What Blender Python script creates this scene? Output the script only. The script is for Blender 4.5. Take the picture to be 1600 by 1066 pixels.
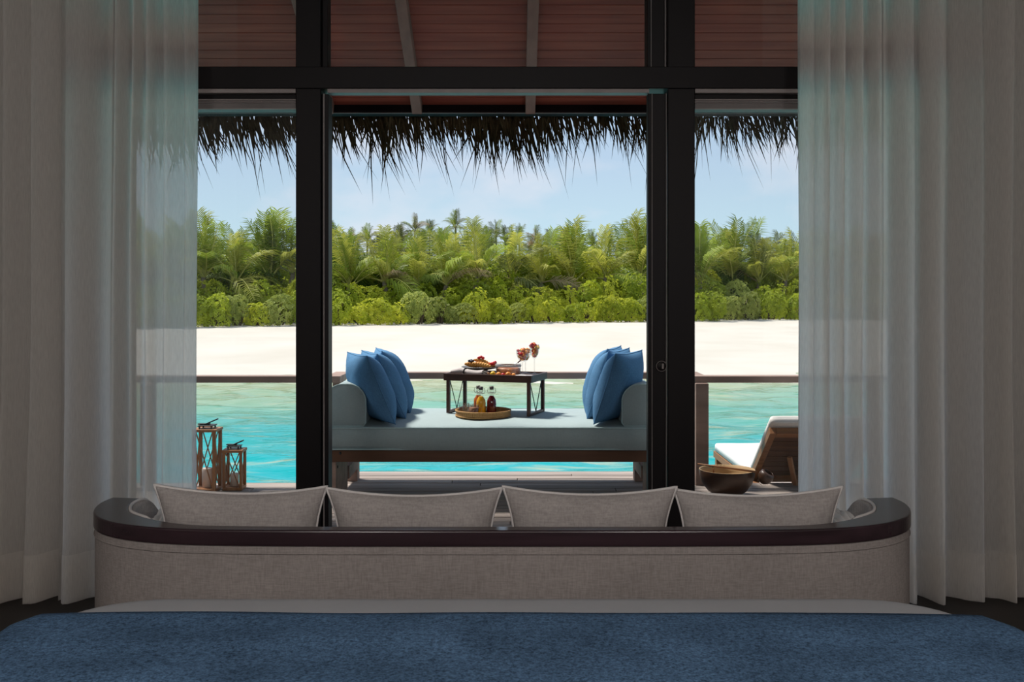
import bpy, bmesh, math, random
import numpy as np
from mathutils import Vector, Matrix, noise

for o in list(bpy.data.objects):
    bpy.data.objects.remove(o, do_unlink=True)
S = bpy.context.scene
COL = S.collection
PI = math.pi
rnd = random.Random(7)

# ------------------------------------------------------------------ camera, world, sun, exposure
CAM_H, FPX, HOR = 1.25, 1600.0, 455.0
cam = bpy.data.cameras.new('camera')
cam.sensor_width = 36.0
cam.lens = 36.0 * FPX / 1600.0
cam.shift_y = (HOR - 533.0) / 1600.0
cam.clip_start = 0.05
cam.clip_end = 600
camo = bpy.data.objects.new('camera', cam)
camo.location = (0, 0, CAM_H)
camo.rotation_euler = (PI / 2, 0, 0)
COL.objects.link(camo)
S.camera = camo

S.view_settings.view_transform = 'Standard'
S.view_settings.look = 'None'
S.view_settings.gamma = 1.0
S.view_settings.use_curve_mapping = False
S.view_settings.exposure = 0.0

SKY_STRENGTH = 1.0
SUN_STRENGTH = 6.0
SUN_EL, SUN_AZ = 60.0, -125.0     # azimuth from straight behind the camera: the sun stands high over the sea, to the left
FILL_POWER = 90.0  # power of the fill lamps added behind the camera

def make_world():
    w = bpy.data.worlds.new('sky')
    S.world = w
    w.use_nodes = True
    nt = w.node_tree
    nt.nodes.clear()
    N = nt.nodes.new
    L = nt.links.new
    out = N('ShaderNodeOutputWorld')
    bg = N('ShaderNodeBackground')
    bg.inputs['Strength'].default_value = SKY_STRENGTH
    L(bg.outputs[0], out.inputs[0])
    tc = N('ShaderNodeTexCoord')
    sep = N('ShaderNodeSeparateXYZ')
    L(tc.outputs['Generated'], sep.inputs[0])
    ramp = N('ShaderNodeValToRGB')
    L(sep.outputs['Z'], ramp.inputs[0])
    e = ramp.color_ramp.elements
    e[0].position = 0.0
    e[0].color = (0.62, 0.78, 0.88, 1)
    e[1].position = 1.0
    e[1].color = (0.30, 0.45, 0.70, 1)
    for p, c in ((0.06, (0.56, 0.76, 0.88)), (0.13, (0.50, 0.66, 0.84)), (0.30, (0.45, 0.62, 0.84))):
        k = e.new(p)
        k.color = (*c, 1)
    mp = N('ShaderNodeMapping')
    mp.inputs['Scale'].default_value = (1.0, 1.0, 1.9)
    mp.inputs['Location'].default_value = (0.37, 0.2, 0.11)
    L(tc.outputs['Generated'], mp.inputs[0])
    nz = N('ShaderNodeTexNoise')
    nz.inputs['Scale'].default_value = 6.5
    nz.inputs['Detail'].default_value = 7
    nz.inputs['Roughness'].default_value = 0.5
    L(mp.outputs[0], nz.inputs['Vector'])
    cr = N('ShaderNodeValToRGB')
    cr.color_ramp.elements[0].position = 0.46
    cr.color_ramp.elements[1].position = 0.66
    L(nz.outputs['Fac'], cr.inputs[0])
    mul = N('ShaderNodeMath')
    mul.operation = 'MULTIPLY'
    mul.inputs[1].default_value = 0.72
    L(cr.outputs[0], mul.inputs[0])
    mix = N('ShaderNodeMixRGB')
    mix.inputs[2].default_value = (0.80, 0.82, 0.90, 1)
    L(mul.outputs[0], mix.inputs[0])
    L(ramp.outputs[0], mix.inputs[1])
    L(mix.outputs[0], bg.inputs['Color'])
make_world()

sun = bpy.data.lights.new('sun', 'SUN')
sun.energy = SUN_STRENGTH
sun.angle = math.radians(8.0)     # thin tropical haze softens it
sun.color = (1.0, 0.95, 0.86)
suno = bpy.data.objects.new('sun', sun)
el, az = math.radians(SUN_EL), math.radians(SUN_AZ)
sdir = Vector((math.sin(az) * math.cos(el), -math.cos(az) * math.cos(el), math.sin(el)))   # towards the sun
suno.rotation_euler = sdir.to_track_quat('Z', 'Y').to_euler()
suno.location = (-6, -10, 20)
COL.objects.link(suno)

# ------------------------------------------------------------------ helpers
def px(x, d):
    """world x of a photo column at depth d"""
    return (x - 800.0) * d / FPX

def pz(y, d):
    """world z of a photo row at depth d"""
    return CAM_H - (y - HOR) * d / FPX

def tag(o, label=None, cat=None, group=None, kind=None):
    if label: o['label'] = label
    if cat: o['category'] = cat
    if group: o['group'] = group
    if kind: o['kind'] = kind
    return o

def empty(name, loc=(0, 0, 0), rz=0.0, label=None, cat=None, group=None, kind=None):
    o = bpy.data.objects.new(name, None)
    o.location = loc
    o.rotation_euler = (0, 0, rz)
    o.empty_display_size = 0.1
    COL.objects.link(o)
    return tag(o, label, cat, group, kind)

def copy_tree(o, parent=None):
    c = o.copy()
    COL.objects.link(c)
    c.parent = parent
    for ch in list(o.children):
        copy_tree(ch, c)
    return c

def link_mesh(name, me, parent=None, loc=(0, 0, 0), rot=(0, 0, 0), sc=(1, 1, 1)):
    o = bpy.data.objects.new(name, me)
    COL.objects.link(o)
    o.parent = parent
    o.location = loc
    o.rotation_euler = rot
    o.scale = sc
    return o

class MB:
    def __init__(self):
        self.v = []
        self.f = []

    def add(self, vs, fs):
        n = len(self.v)
        self.v += [tuple(p) for p in vs]
        self.f += [tuple(i + n for i in f) for f in fs]
        return self

    def box(self, x0, x1, y0, y1, z0, z1, M=None):
        vs = [Vector(p) for p in ((x0, y0, z0), (x1, y0, z0), (x1, y1, z0), (x0, y1, z0),
                                  (x0, y0, z1), (x1, y0, z1), (x1, y1, z1), (x0, y1, z1))]
        if M is not None:
            vs = [M @ p for p in vs]
        return self.add(vs, [(0, 3, 2, 1), (4, 5, 6, 7), (0, 1, 5, 4), (1, 2, 6, 5), (2, 3, 7, 6), (3, 0, 4, 7)])

    def bar(self, a, b, w, t, up=(0, 0, 1)):
        """rectangular bar from a to b, w across, t in the 'up' sense"""
        a, b = Vector(a), Vector(b)
        d = (b - a)
        L = d.length
        d.normalize()
        s = d.cross(Vector(up))
        if s.length < 1e-4:
            s = d.cross(Vector((0, 1, 0)))
        s.normalize()
        u = s.cross(d)
        M = Matrix((( s.x, d.x, u.x, a.x), (s.y, d.y, u.y, a.y), (s.z, d.z, u.z, a.z), (0, 0, 0, 1)))
        return self.box(-w / 2, w / 2, 0, L, -t / 2, t / 2, M)

    def tube(self, pts, rad, n=8, cap=True, closed=False):
        pts = [Vector(p) for p in pts]
        m = len(pts)
        rs = rad if isinstance(rad, (list, tuple)) else [rad] * m
        vs, fs = [], []
        prev = None
        for i, p in enumerate(pts):
            if closed:
                t = pts[(i + 1) % m] - pts[i - 1]
            else:
                t = pts[min(i + 1, m - 1)] - pts[max(i - 1, 0)]
            t.normalize()
            if prev is None:
                a = Vector((0, 0, 1)) if abs(t.z) < 0.9 else Vector((1, 0, 0))
                u = t.cross(a).normalized()
            else:
                u = (prev - t * prev.dot(t)).normalized()
            prev = u
            w = t.cross(u)
            for k in range(n):
                q = 2 * PI * k / n
                vs.append(p + (u * math.cos(q) + w * math.sin(q)) * rs[i])
        for i in range(m if closed else m - 1):
            j = (i + 1) % m
            for k in range(n):
                k2 = (k + 1) % n
                fs.append((i * n + k, i * n + k2, j * n + k2, j * n + k))
        if cap and not closed:
            fs.append(tuple(range(n))[::-1])
            fs.append(tuple((m - 1) * n + k for k in range(n)))
        return self.add(vs, fs)

    def lathe(self, prof, n=24, cx=0, cy=0, cz=0):
        vs, fs = [], []
        m = len(prof)
        for r, z in prof:
            r = max(r, 1e-4)
            for k in range(n):
                q = 2 * PI * k / n
                vs.append((cx + r * math.cos(q), cy + r * math.sin(q), cz + z))
        for i in range(m - 1):
            for k in range(n):
                k2 = (k + 1) % n
                fs.append((i * n + k, i * n + k2, (i + 1) * n + k2, (i + 1) * n + k))
        return self.add(vs, fs)

    def grid(self, nu, nv, fn, closed_u=False):
        vs = [fn(i, j) for i in range(nu) for j in range(nv)]
        fs = []
        for i in range(nu if closed_u else nu - 1):
            i2 = (i + 1) % nu
            for j in range(nv - 1):
                fs.append((i * nv + j, i2 * nv + j, i2 * nv + j + 1, i * nv + j + 1))
        return self.add(vs, fs)

    def blob(self, c, r, n=8, sq=(1, 1, 1), jit=0.0):
        vs, fs = [], []
        m = n // 2 + 1
        for i in range(m + 1):
            th = PI * i / m
            for k in range(n):
                q = 2 * PI * k / n
                rr = r * (1 + (rnd.uniform(-jit, jit) if jit else 0))
                vs.append((c[0] + rr * sq[0] * math.sin(th) * math.cos(q), c[1] + rr * sq[1] * math.sin(th) * math.sin(q), c[2] + rr * sq[2] * math.cos(th)))
        for i in range(m):
            for k in range(n):
                k2 = (k + 1) % n
                fs.append((i * n + k, (i + 1) * n + k, (i + 1) * n + k2, i * n + k2))
        return self.add(vs, fs)

    def mesh(self, name, mat, smooth=False, weld=False):
        me = bpy.data.meshes.new(name)
        me.from_pydata(self.v, [], self.f)
        if weld:
            bm = bmesh.new()
            bm.from_mesh(me)
            bmesh.ops.remove_doubles(bm, verts=bm.verts, dist=1e-5)
            bmesh.ops.recalc_face_normals(bm, faces=bm.faces)
            bm.to_mesh(me)
            bm.free()
        if mat: me.materials.append(mat)
        if smooth:
            me.polygons.foreach_set('use_smooth', [True] * len(me.polygons))
        me.update()
        return me

    def build(self, name, mat, parent=None, smooth=False, bevel=0.0, seg=2, weld=False, loc=(0, 0, 0), rot=(0, 0, 0)):
        o = link_mesh(name, self.mesh(name, mat, smooth, weld), parent, loc, rot)
        if bevel:
            b = o.modifiers.new('edge', 'BEVEL')
            b.width = bevel
            b.segments = seg
            b.limit_method = 'ANGLE'
            b.angle_limit = math.radians(40)
        return o

def boxo(name, mat, x0, x1, y0, y1, z0, z1, parent=None, bevel=0.0):
    return MB().box(x0, x1, y0, y1, z0, z1).build(name, mat, parent, bevel=bevel)

# ------------------------------------------------------------------ materials
def lin(c):
    return tuple((v / 255 / 12.92) if v <= 10 else (((v / 255) + 0.055) / 1.055) ** 2.4 for v in c)

MATS = {}
def pmat(name, col, rough=0.6, spec=0.3, var=0.15, scale=8.0, stretch=(1, 1, 1), bump=0.0, bscale=None, col2=None, metal=0.0, coat=0.0, rand=0.0, detail=4, sheen=0.0):
    """principled material with noise-driven colour variation; col is linear rgb"""
    m = bpy.data.materials.new(name)
    m.use_nodes = True
    nt = m.node_tree
    N = nt.nodes.new
    L = nt.links.new
    b = nt.nodes['Principled BSDF']
    b.inputs['Roughness'].default_value = rough
    b.inputs['Specular IOR Level'].default_value = spec
    b.inputs['Metallic'].default_value = metal
    b.inputs['Coat Weight'].default_value = coat
    b.inputs['Sheen Weight'].default_value = sheen
    tc = N('ShaderNodeTexCoord')
    mp = N('ShaderNodeMapping')
    mp.inputs['Scale'].default_value = stretch
    L(tc.outputs['Object'], mp.inputs[0])
    src = mp.outputs[0]
    oi = None
    if rand:
        oi = N('ShaderNodeObjectInfo')
        ad = N('ShaderNodeVectorMath')
        ad.operation = 'ADD'
        mu = N('ShaderNodeMath')
        mu.operation = 'MULTIPLY'
        mu.inputs[1].default_value = 37.0
        L(oi.outputs['Random'], mu.inputs[0])
        L(mp.outputs[0], ad.inputs[0])
        L(mu.outputs[0], ad.inputs[1])
        src = ad.outputs[0]
    nz = N('ShaderNodeTexNoise')
    nz.inputs['Scale'].default_value = scale
    nz.inputs['Detail'].default_value = detail
    L(src, nz.inputs['Vector'])
    mix = N('ShaderNodeMixRGB')
    c2 = col2 if col2 else tuple(min(1, v * (1 + var)) for v in col)
    c1 = col if col2 else tuple(v * (1 - var) for v in col)
    mix.inputs[1].default_value = (*c1, 1)
    mix.inputs[2].default_value = (*c2, 1)
    mr = N('ShaderNodeMapRange')
    mr.inputs[1].default_value = 0.3
    mr.inputs[2].default_value = 0.7
    L(nz.outputs['Fac'], mr.inputs[0])
    L(mr.outputs[0], mix.inputs[0])
    colout = mix.outputs[0]
    if rand:
        hs = N('ShaderNodeHueSaturation')
        mr2 = N('ShaderNodeMapRange')
        mr2.inputs[3].default_value = 1 - rand
        mr2.inputs[4].default_value = 1 + rand
        L(oi.outputs['Random'], mr2.inputs[0])
        L(mr2.outputs[0], hs.inputs['Value'])
        L(colout, hs.inputs['Color'])
        colout = hs.outputs[0]
    L(colout, b.inputs['Base Color'])
    if bump:
        nb = N('ShaderNodeTexNoise')
        nb.inputs['Scale'].default_value = bscale or scale * 3
        nb.inputs['Detail'].default_value = 3
        L(src, nb.inputs['Vector'])
        bp = N('ShaderNodeBump')
        bp.inputs['Strength'].default_value = bump
        bp.inputs['Distance'].default_value = 0.01
        L(nb.outputs['Fac'], bp.inputs['Height'])
        L(bp.outputs[0], b.inputs['Normal'])
    MATS[name] = m
    return m

def leafmat(name, col, col2, transl=0.3, scale=0.6, rough=0.55, rand=0.15):
    m = pmat(name, col, rough, 0.25, scale=scale, col2=col2, rand=rand)
    nt = m.node_tree
    b = nt.nodes['Principled BSDF']
    src = b.inputs['Base Color'].links[0].from_socket
    tr = nt.nodes.new('ShaderNodeBsdfTranslucent')
    nt.links.new(src, tr.inputs['Color'])
    mx = nt.nodes.new('ShaderNodeMixShader')
    mx.inputs[0].default_value = transl
    nt.links.new(b.outputs[0], mx.inputs[1])
    nt.links.new(tr.outputs[0], mx.inputs[2])
    nt.links.new(mx.outputs[0], nt.nodes['Material Output'].inputs['Surface'])
    return m

def glassmat(name, tint=(1, 1, 1), refl=1.0, ior=1.45):
    m = bpy.data.materials.new(name)
    m.use_nodes = True
    nt = m.node_tree
    nt.nodes.clear()
    N = nt.nodes.new
    L = nt.links.new
    out = N('ShaderNodeOutputMaterial')
    t = N('ShaderNodeBsdfTransparent')
    t.inputs[0].default_value = (*tint, 1)
    g = N('ShaderNodeBsdfGlossy')
    g.inputs['Roughness'].default_value = 0.02
    fr = N('ShaderNodeLayerWeight')
    fr.inputs['Blend'].default_value = 0.5
    pw = N('ShaderNodeMath')
    pw.operation = 'POWER'
    pw.inputs[1].default_value = 5.0
    L(fr.outputs['Facing'], pw.inputs[0])
    mu = N('ShaderNodeMath')
    mu.operation = 'MULTIPLY_ADD'
    mu.inputs[1].default_value = min(0.8, 0.8 * refl)
    mu.inputs[2].default_value = 0.035 * refl
    L(pw.outputs[0], mu.inputs[0])
    mx = N('ShaderNodeMixShader')
    L(mu.outputs[0], mx.inputs[0])
    L(t.outputs[0], mx.inputs[1])
    L(g.outputs[0], mx.inputs[2])
    L(mx.outputs[0], out.inputs[0])
    return m

def curtainmat(name, col, transp, transl):
    m = bpy.data.materials.new(name)
    m.use_nodes = True
    nt = m.node_tree
    nt.nodes.clear()
    N = nt.nodes.new
    L = nt.links.new
    out = N('ShaderNodeOutputMaterial')
    tc = N('ShaderNodeTexCoord')
    mp = N('ShaderNodeMapping')
    mp.inputs['Scale'].default_value = (420, 420, 26)
    L(tc.outputs['Object'], mp.inputs[0])
    nz = N('ShaderNodeTexNoise')
    nz.inputs['Scale'].default_value = 1.0
    nz.inputs['Detail'].default_value = 2
    L(mp.outputs[0], nz.inputs['Vector'])
    mr = N('ShaderNodeMapRange')
    mr.inputs[1].default_value = 0.3
    mr.inputs[2].default_value = 0.7
    mr.inputs[3].default_value = 0.92
    mr.inputs[4].default_value = 1.05
    L(nz.outputs['Fac'], mr.inputs[0])
    hs = N('ShaderNodeHueSaturation')
    hs.inputs['Color'].default_value = (*col, 1)
    L(mr.outputs[0], hs.inputs['Value'])
    d = N('ShaderNodeBsdfDiffuse')
    t = N('ShaderNodeBsdfTranslucent')
    p = N('ShaderNodeBsdfTransparent')
    L(hs.outputs[0], d.inputs[0])
    L(hs.outputs[0], t.inputs[0])
    m1 = N('ShaderNodeMixShader')
    m1.inputs[0].default_value = transl
    L(d.outputs[0], m1.inputs[1])
    L(t.outputs[0], m1.inputs[2])
    m2 = N('ShaderNodeMixShader')
    m2.inputs[0].default_value = transp
    L(m1.outputs[0], m2.inputs[1])
    L(p.outputs[0], m2.inputs[2])
    L(m2.outputs[0], out.inputs[0])
    return m

def clothmat(name, col, scale=220, var=0.25, rough=0.9, bump=0.25, big=0.08, iso=False):
    """woven fabric: crossed thread noise"""
    m = bpy.data.materials.new(name)
    m.use_nodes = True
    nt = m.node_tree
    N = nt.nodes.new
    L = nt.links.new
    b = nt.nodes['Principled BSDF']
    b.inputs['Roughness'].default_value = rough
    b.inputs['Specular IOR Level'].default_value = 0.1
    tc = N('ShaderNodeTexCoord')
    outs = []
    for sc in (((1, 1, 1), (0.45, 0.45, 0.45)) if iso else ((1, 1, 0.16), (0.16, 0.5, 1))):
        mp = N('ShaderNodeMapping')
        mp.inputs['Scale'].default_value = sc
        L(tc.outputs['Object'], mp.inputs[0])
        nz = N('ShaderNodeTexNoise')
        nz.inputs['Scale'].default_value = scale
        nz.inputs['Detail'].default_value = 2
        L(mp.outputs[0], nz.inputs['Vector'])
        outs.append(nz.outputs['Fac'])
    nb = N('ShaderNodeTexNoise')
    nb.inputs['Scale'].default_value = 5
    L(tc.outputs['Object'], nb.inputs['Vector'])
    ad = N('ShaderNodeMath')
    ad.operation = 'ADD'
    L(outs[0], ad.inputs[0])
    L(outs[1], ad.inputs[1])
    mr = N('ShaderNodeMapRange')
    mr.inputs[1].default_value = 0.7
    mr.inputs[2].default_value = 1.3
    mr.inputs[3].default_value = 1 - var
    mr.inputs[4].default_value = 1 + var
    L(ad.outputs[0], mr.inputs[0])
    mb = N('ShaderNodeMapRange')
    mb.inputs[1].default_value = 0.3
    mb.inputs[2].default_value = 0.7
    mb.inputs[3].default_value = 1 - big
    mb.inputs[4].default_value = 1 + big
    L(nb.outputs['Fac'], mb.inputs[0])
    mu = N('ShaderNodeMath')
    mu.operation = 'MULTIPLY'
    L(mr.outputs[0], mu.inputs[0])
    L(mb.outputs[0], mu.inputs[1])
    hs = N('ShaderNodeHueSaturation')
    hs.inputs['Color'].default_value = (*col, 1)
    L(mu.outputs[0], hs.inputs['Value'])
    L(hs.outputs[0], b.inputs['Base Color'])
    bp = N('ShaderNodeBump')
    bp.inputs['Strength'].default_value = bump
    bp.inputs['Distance'].default_value = 0.003
    L(ad.outputs[0], bp.inputs['Height'])
    L(bp.outputs[0], b.inputs['Normal'])
    return m

M_black = pmat('espresso_timber', (0.0052, 0.0030, 0.0036), 0.5, 0.2, 0.25, 4, (1, 1, 0.1))
M_alu = pmat('aluminium', (0.30, 0.26, 0.25), 0.5, 0.3, 0.1, 10)
M_alu_dark = pmat('grey_metal', (0.17, 0.15, 0.145), 0.5, 0.3, 0.15, 6)
M_floor = pmat('dark_floor_wood', (0.012, 0.008, 0.007), 0.4, 0.4, 0.3, 3, (1, 8, 1))
M_wall = pmat('plaster', (0.42, 0.40, 0.38), 0.9, 0.1, 0.04, 6)
M_ceil = pmat('ceiling_paint', (0.35, 0.33, 0.31), 0.9, 0.1, 0.04, 6)
M_soffit = pmat('soffit_board', (0.25, 0.052, 0.036), 0.55, 0.15, scale=5, stretch=(0.35, 5, 5), col2=(0.36, 0.088, 0.055), rand=0.14)
M_rafter = pmat('rafter_wood', (0.30, 0.13, 0.10), 0.6, 0.25, 0.15, 5, (4, 0.4, 4))
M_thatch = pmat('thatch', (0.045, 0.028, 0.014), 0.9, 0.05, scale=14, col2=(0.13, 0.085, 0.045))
M_thatchroof = pmat('thatch_roof', (0.16, 0.12, 0.07), 0.95, 0.05, 0.35, 9, (6, 1, 1), bump=0.4)
M_deck = pmat('weathered_deck', (0.22, 0.18, 0.16), 0.75, 0.2, scale=3.2, stretch=(0.5, 9, 9), col2=(0.37, 0.315, 0.285), rand=0.22, bump=0.15, bscale=20)
M_rail = pmat('weathered_rail', (0.29, 0.20, 0.165), 0.7, 0.2, 0.22, 4, (0.6, 4, 4), rand=0.08)
M_pile = pmat('pile', (0.20, 0.17, 0.15), 0.9, 0.1, 0.2, 4)
M_teak = pmat('teak', (0.20, 0.085, 0.035), 0.5, 0.3, scale=6, stretch=(0.6, 6, 6), col2=(0.30, 0.135, 0.058), rand=0.08)
M_brownw = pmat('brown_wood', (0.085, 0.038, 0.020), 0.5, 0.3, scale=5, stretch=(0.4, 5, 5), col2=(0.14, 0.066, 0.036), rand=0.08)
M_lantern = pmat('lantern_wood', (0.25, 0.105, 0.042), 0.5, 0.3, scale=9, stretch=(4, 4, 0.6), col2=(0.36, 0.17, 0.075), rand=0.08)
M_darkw = pmat('dark_wood', (0.072, 0.033, 0.023), 0.4, 0.35, 0.3, 8, (1, 4, 4))
M_iron = pmat('blackened_iron', (0.012, 0.011, 0.011), 0.5, 0.5, 0.2, 10)
M_bowl = pmat('bowl_wood', (0.045, 0.020, 0.010), 0.4, 0.4, 0.3, 7, (1, 1, 4))
M_bowlin = pmat('bowl_inside', (0.38, 0.25, 0.13), 0.6, 0.2, 0.15, 9)
M_candle = pmat('wax', (0.66, 0.56, 0.50), 0.5, 0.3, 0.04, 5)
M_mat = clothmat('daybed_canvas', (0.34, 0.415, 0.425), 260, 0.05, 0.85, 0.08, 0.04)
M_piping_day = clothmat('daybed_piping', (0.40, 0.53, 0.54), 260, 0.05)
M_blue = clothmat('blue_cushion', (0.09, 0.21, 0.37), 260, 0.14, 0.85, 0.15, 0.10)
M_linen = clothmat('sofa_linen', (0.305, 0.272, 0.258), 260, 0.15, 0.9, 0.25, 0.06)
M_linen2 = clothmat('cushion_linen', (0.40, 0.365, 0.35), 230, 0.15, 0.9, 0.2, 0.05)
M_piping = clothmat('sofa_piping', (0.74, 0.70, 0.68), 260, 0.05)
M_railw = pmat('sofa_rail_wood', (0.034, 0.018, 0.023), 0.23, 0.5, 0.3, 6, (0.3, 4, 4))
M_sheet = clothmat('white_sheet', (0.57, 0.57, 0.59), 500, 0.02, 0.9, 0.05, 0.03)
M_throw = clothmat('blue_throw', (0.105, 0.195, 0.33), 260, 0.55, 0.95, 0.5, 0.20, iso=True)
M_throwedge = clothmat('blue_throw_edge_shade', (0.050, 0.105, 0.20), 260, 0.3, 0.95, 0.4, 0.08, iso=True)  # darker copy of the throw colour; shade of its rolled edge painted in
M_white = clothmat('white_canvas', (0.80, 0.77, 0.75), 300, 0.03, 0.9, 0.05, 0.03)
M_curtain = curtainmat('sheer_curtain', (0.98, 0.955, 0.925), 0.12, 0.85)
M_curtain2 = curtainmat('denser_sheer_curtain', (0.98, 0.955, 0.925), 0.04, 0.86)
M_hem = curtainmat('curtain_hem', (0.98, 0.955, 0.925), 0.02, 0.87)
M_glass = glassmat('window_glass', (0.99, 0.995, 0.995), 0.6)
M_tglass = glassmat('table_glass', (0.955, 0.965, 0.965), 2.2)
M_trunk = pmat('palm_trunk', (0.20, 0.16, 0.12), 0.9, 0.1, 0.3, 3, (1, 1, 6))
M_stem = pmat('bush_stem', (0.10, 0.075, 0.05), 0.9, 0.1, 0.3, 4)
M_rachis = pmat('frond_midrib', (0.46, 0.43, 0.12), 0.5, 0.3, 0.2, 2)
M_wicker = pmat('wicker', (0.30, 0.155, 0.055), 0.65, 0.2, scale=60, col2=(0.50, 0.29, 0.12))
M_sand = pmat('beach_sand', (0.49, 0.45, 0.39), 0.95, 0.05, scale=0.35, col2=(0.55, 0.515, 0.46), bump=0.25, bscale=1.6)
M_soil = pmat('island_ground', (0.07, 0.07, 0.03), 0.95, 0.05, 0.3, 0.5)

# ------------------------------------------------------------------ room shell
DY = 4.40                      # inner face of the glazed front
def gx(x): return px(x, DY)
def gzz(y): return pz(y, DY)
CEIL = 3.1
tag(boxo('floor', M_floor, -3.3, 3.3, -2.6, DY + 0.16, -0.12, 0.0), 'dark wooden room floor', 'floor', kind='structure')
tag(boxo('ceiling', M_ceil, -3.3, 3.3, -2.6, DY + 0.16, CEIL, CEIL + 0.08), 'plain ceiling above the room', 'ceiling', kind='structure')
tag(boxo('wall_left', M_wall, -3.4, -3.3, -2.6, DY + 0.16, -0.12, CEIL + 0.08), 'plain left wall of the room', 'wall', kind='structure')
tag(boxo('wall_right', M_wall, 3.3, 3.4, -2.6, DY + 0.16, -0.12, CEIL + 0.08), 'plain right wall of the room', 'wall', kind='structure')
tag(boxo('wall_back', M_wall, -3.4, 3.4, -2.7, -2.6, -0.12, CEIL + 0.08), 'plain wall behind the bed', 'wall', kind='structure')
JX = 1.66
w = empty('wall_front', (0, DY, 0), label='solid front wall on both sides of the glazing', cat='wall', kind='structure')
for s in (-1, 1):
    x0, x1 = sorted((s * (JX + 0.09), s * 3.3))
    boxo('wall_panel', M_wall, x0, x1, 0.0, 0.14, -0.12, CEIL, w)

Z_HEAD0, Z_HEAD1 = gzz(139), gzz(105)
def structure(name, label, cat='trim'):
    return empty(name, (0, DY, 0), label=label, cat=cat, kind='structure')

t = structure('trim_1', 'dark timber post left of the open doorway', 'post')
boxo('post', M_black, gx(462), gx(501), 0, 0.13, 0, CEIL, t, 0.004)
boxo('door_jamb', M_black, gx(501.5), gx(512), 0.02, 0.11, 0, Z_HEAD0 - 0.018, t, 0.002)
boxo('metal_strip', M_alu, gx(504.4), gx(506.0), 0.012, 0.03, 0.0, Z_HEAD0 - 0.018, t)
boxo('upper_jamb', M_black, gx(501.5), gx(510), 0.03, 0.11, Z_HEAD1, CEIL, t, 0.002)

t = structure('trim_2', 'wide dark timber post right of the open doorway', 'post')
boxo('post', M_black, gx(1043.5), gx(1086), 0, 0.13, 0, CEIL, t, 0.004)
boxo('upper_jamb', M_black, gx(1012.5), gx(1039.5), 0.02, 0.12, Z_HEAD1, CEIL, t, 0.003)
boxo('metal_strip', M_alu_dark, gx(1040.2), gx(1042.6), 0.03, 0.06, Z_HEAD1, CEIL, t)
boxo('bead', M_alu_dark, gx(1017.5), gx(1018.6), 0.012, 0.03, Z_HEAD1, CEIL, t)

t = structure('trim_3', 'dark timber head beam across the glazed front', 'beam')
boxo('beam', M_black, -JX - 0.09, JX + 0.09, -0.012, 0.14, Z_HEAD0, Z_HEAD1, t, 0.003)
for a, b in ((-JX, gx(462)), (gx(512), gx(1014)), (gx(1086), JX)):
    boxo('metal_track', M_alu, a, b, -0.004, 0.06, Z_HEAD0 - 0.017, Z_HEAD0 - 0.0005, t)

for k, s in ((4, -1), (5, 1)):
    t = structure('trim_%d' % k, 'dark outer jamb behind the %s curtain' % ('left' if s < 0 else 'right'), 'post')
    x0, x1 = sorted((s * JX, s * (JX + 0.09)))
    boxo('post', M_black, x0, x1, 0, 0.13, 0, CEIL, t, 0.004)
t = structure('trim_6', 'dark threshold under the sliding door', 'threshold')
boxo('sill', M_black, -JX, JX, -0.02, 0.15, 0.0, 0.018, t, 0.003)
boxo('floor_track', M_alu_dark, gx(512), gx(1014), 0.04, 0.07, 0.018, 0.024, t)

# side windows (panes, transoms, blind cassettes)
def window(n, x0, x1, side):
    w = empty('window_%d' % n, (0, DY, 0), label='%s side window with clear pane beside the dark post' % side, cat='window', kind='structure')
    boxo('pane', M_glass, x0, x1, 0.06, 0.068, 0.07, gzz(170), w)
    boxo('bottom_rail', M_black, x0, x1, 0.03, 0.10, 0.018, 0.07, w, 0.002)
    boxo('top_rail', M_black, x0, x1, 0.03, 0.10, gzz(152.5), Z_HEAD0 - 0.018, w, 0.002)
    c = boxo('blind_cassette', M_alu_dark, x0, x1, 0.025, 0.10, gzz(170), gzz(152.5), w, 0.004)
    for yy, hh in ((154.5, 0.004), (158.0, 0.003), (168.5, 0.004)):
        boxo('cassette_lip', M_alu, x0, x1, 0.014, 0.03, gzz(yy) - hh, gzz(yy), c)
    boxo('transom_pane', M_glass, x0, x1, 0.06, 0.068, Z_HEAD1, CEIL, w)
window(1, -JX, gx(462), 'left')
window(2, gx(1086), JX, 'right')
w = empty('window_3', (0, DY, 0), label='transom window above the open doorway', cat='window', kind='structure')
boxo('transom_pane', M_glass, gx(510), gx(1012.5), 0.06, 0.068, Z_HEAD1, CEIL, w)

# sliding door leaf, pushed back beside the right post: only its leading stile shows
d1 = empty('door_1', (0, DY, 0), label='dark sliding door leaf with round lock, slid open to the right', cat='door', kind='structure')
boxo('stile', M_black, gx(1012.5), gx(1040), 0.0, 0.055, 0.024, Z_HEAD0 - 0.02, d1, 0.003)
boxo('edge_bead', M_alu_dark, gx(1018.0), gx(1019.2), -0.006, 0.003, 0.024, Z_HEAD0 - 0.02, d1)
boxo('seal_strip', M_alu_dark, gx(1040.4), gx(1041.6), 0.0, 0.02, 0.024, Z_HEAD0 - 0.02, d1)
lk = MB().lathe([(0.0, -0.012), (0.018, -0.012), (0.024, -0.008), (0.025, 0.0), (0.0, 0.0)], 28)
lk = lk.build('lock', M_black, d1, True, loc=(gx(1033), -0.001, gzz(572)), rot=(PI / 2, 0, 0))
lk.rotation_euler = (-PI / 2, 0, 0)
lk.location.y = 0.0
ring = [(0.022 * math.cos(2 * PI * k / 28), 0.022 * math.sin(2 * PI * k / 28), 0) for k in range(28)]
MB().tube(ring, 0.0012, 6, closed=True).build('lock_ring', M_alu, lk, True, loc=(0, 0, -0.0115))
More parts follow.
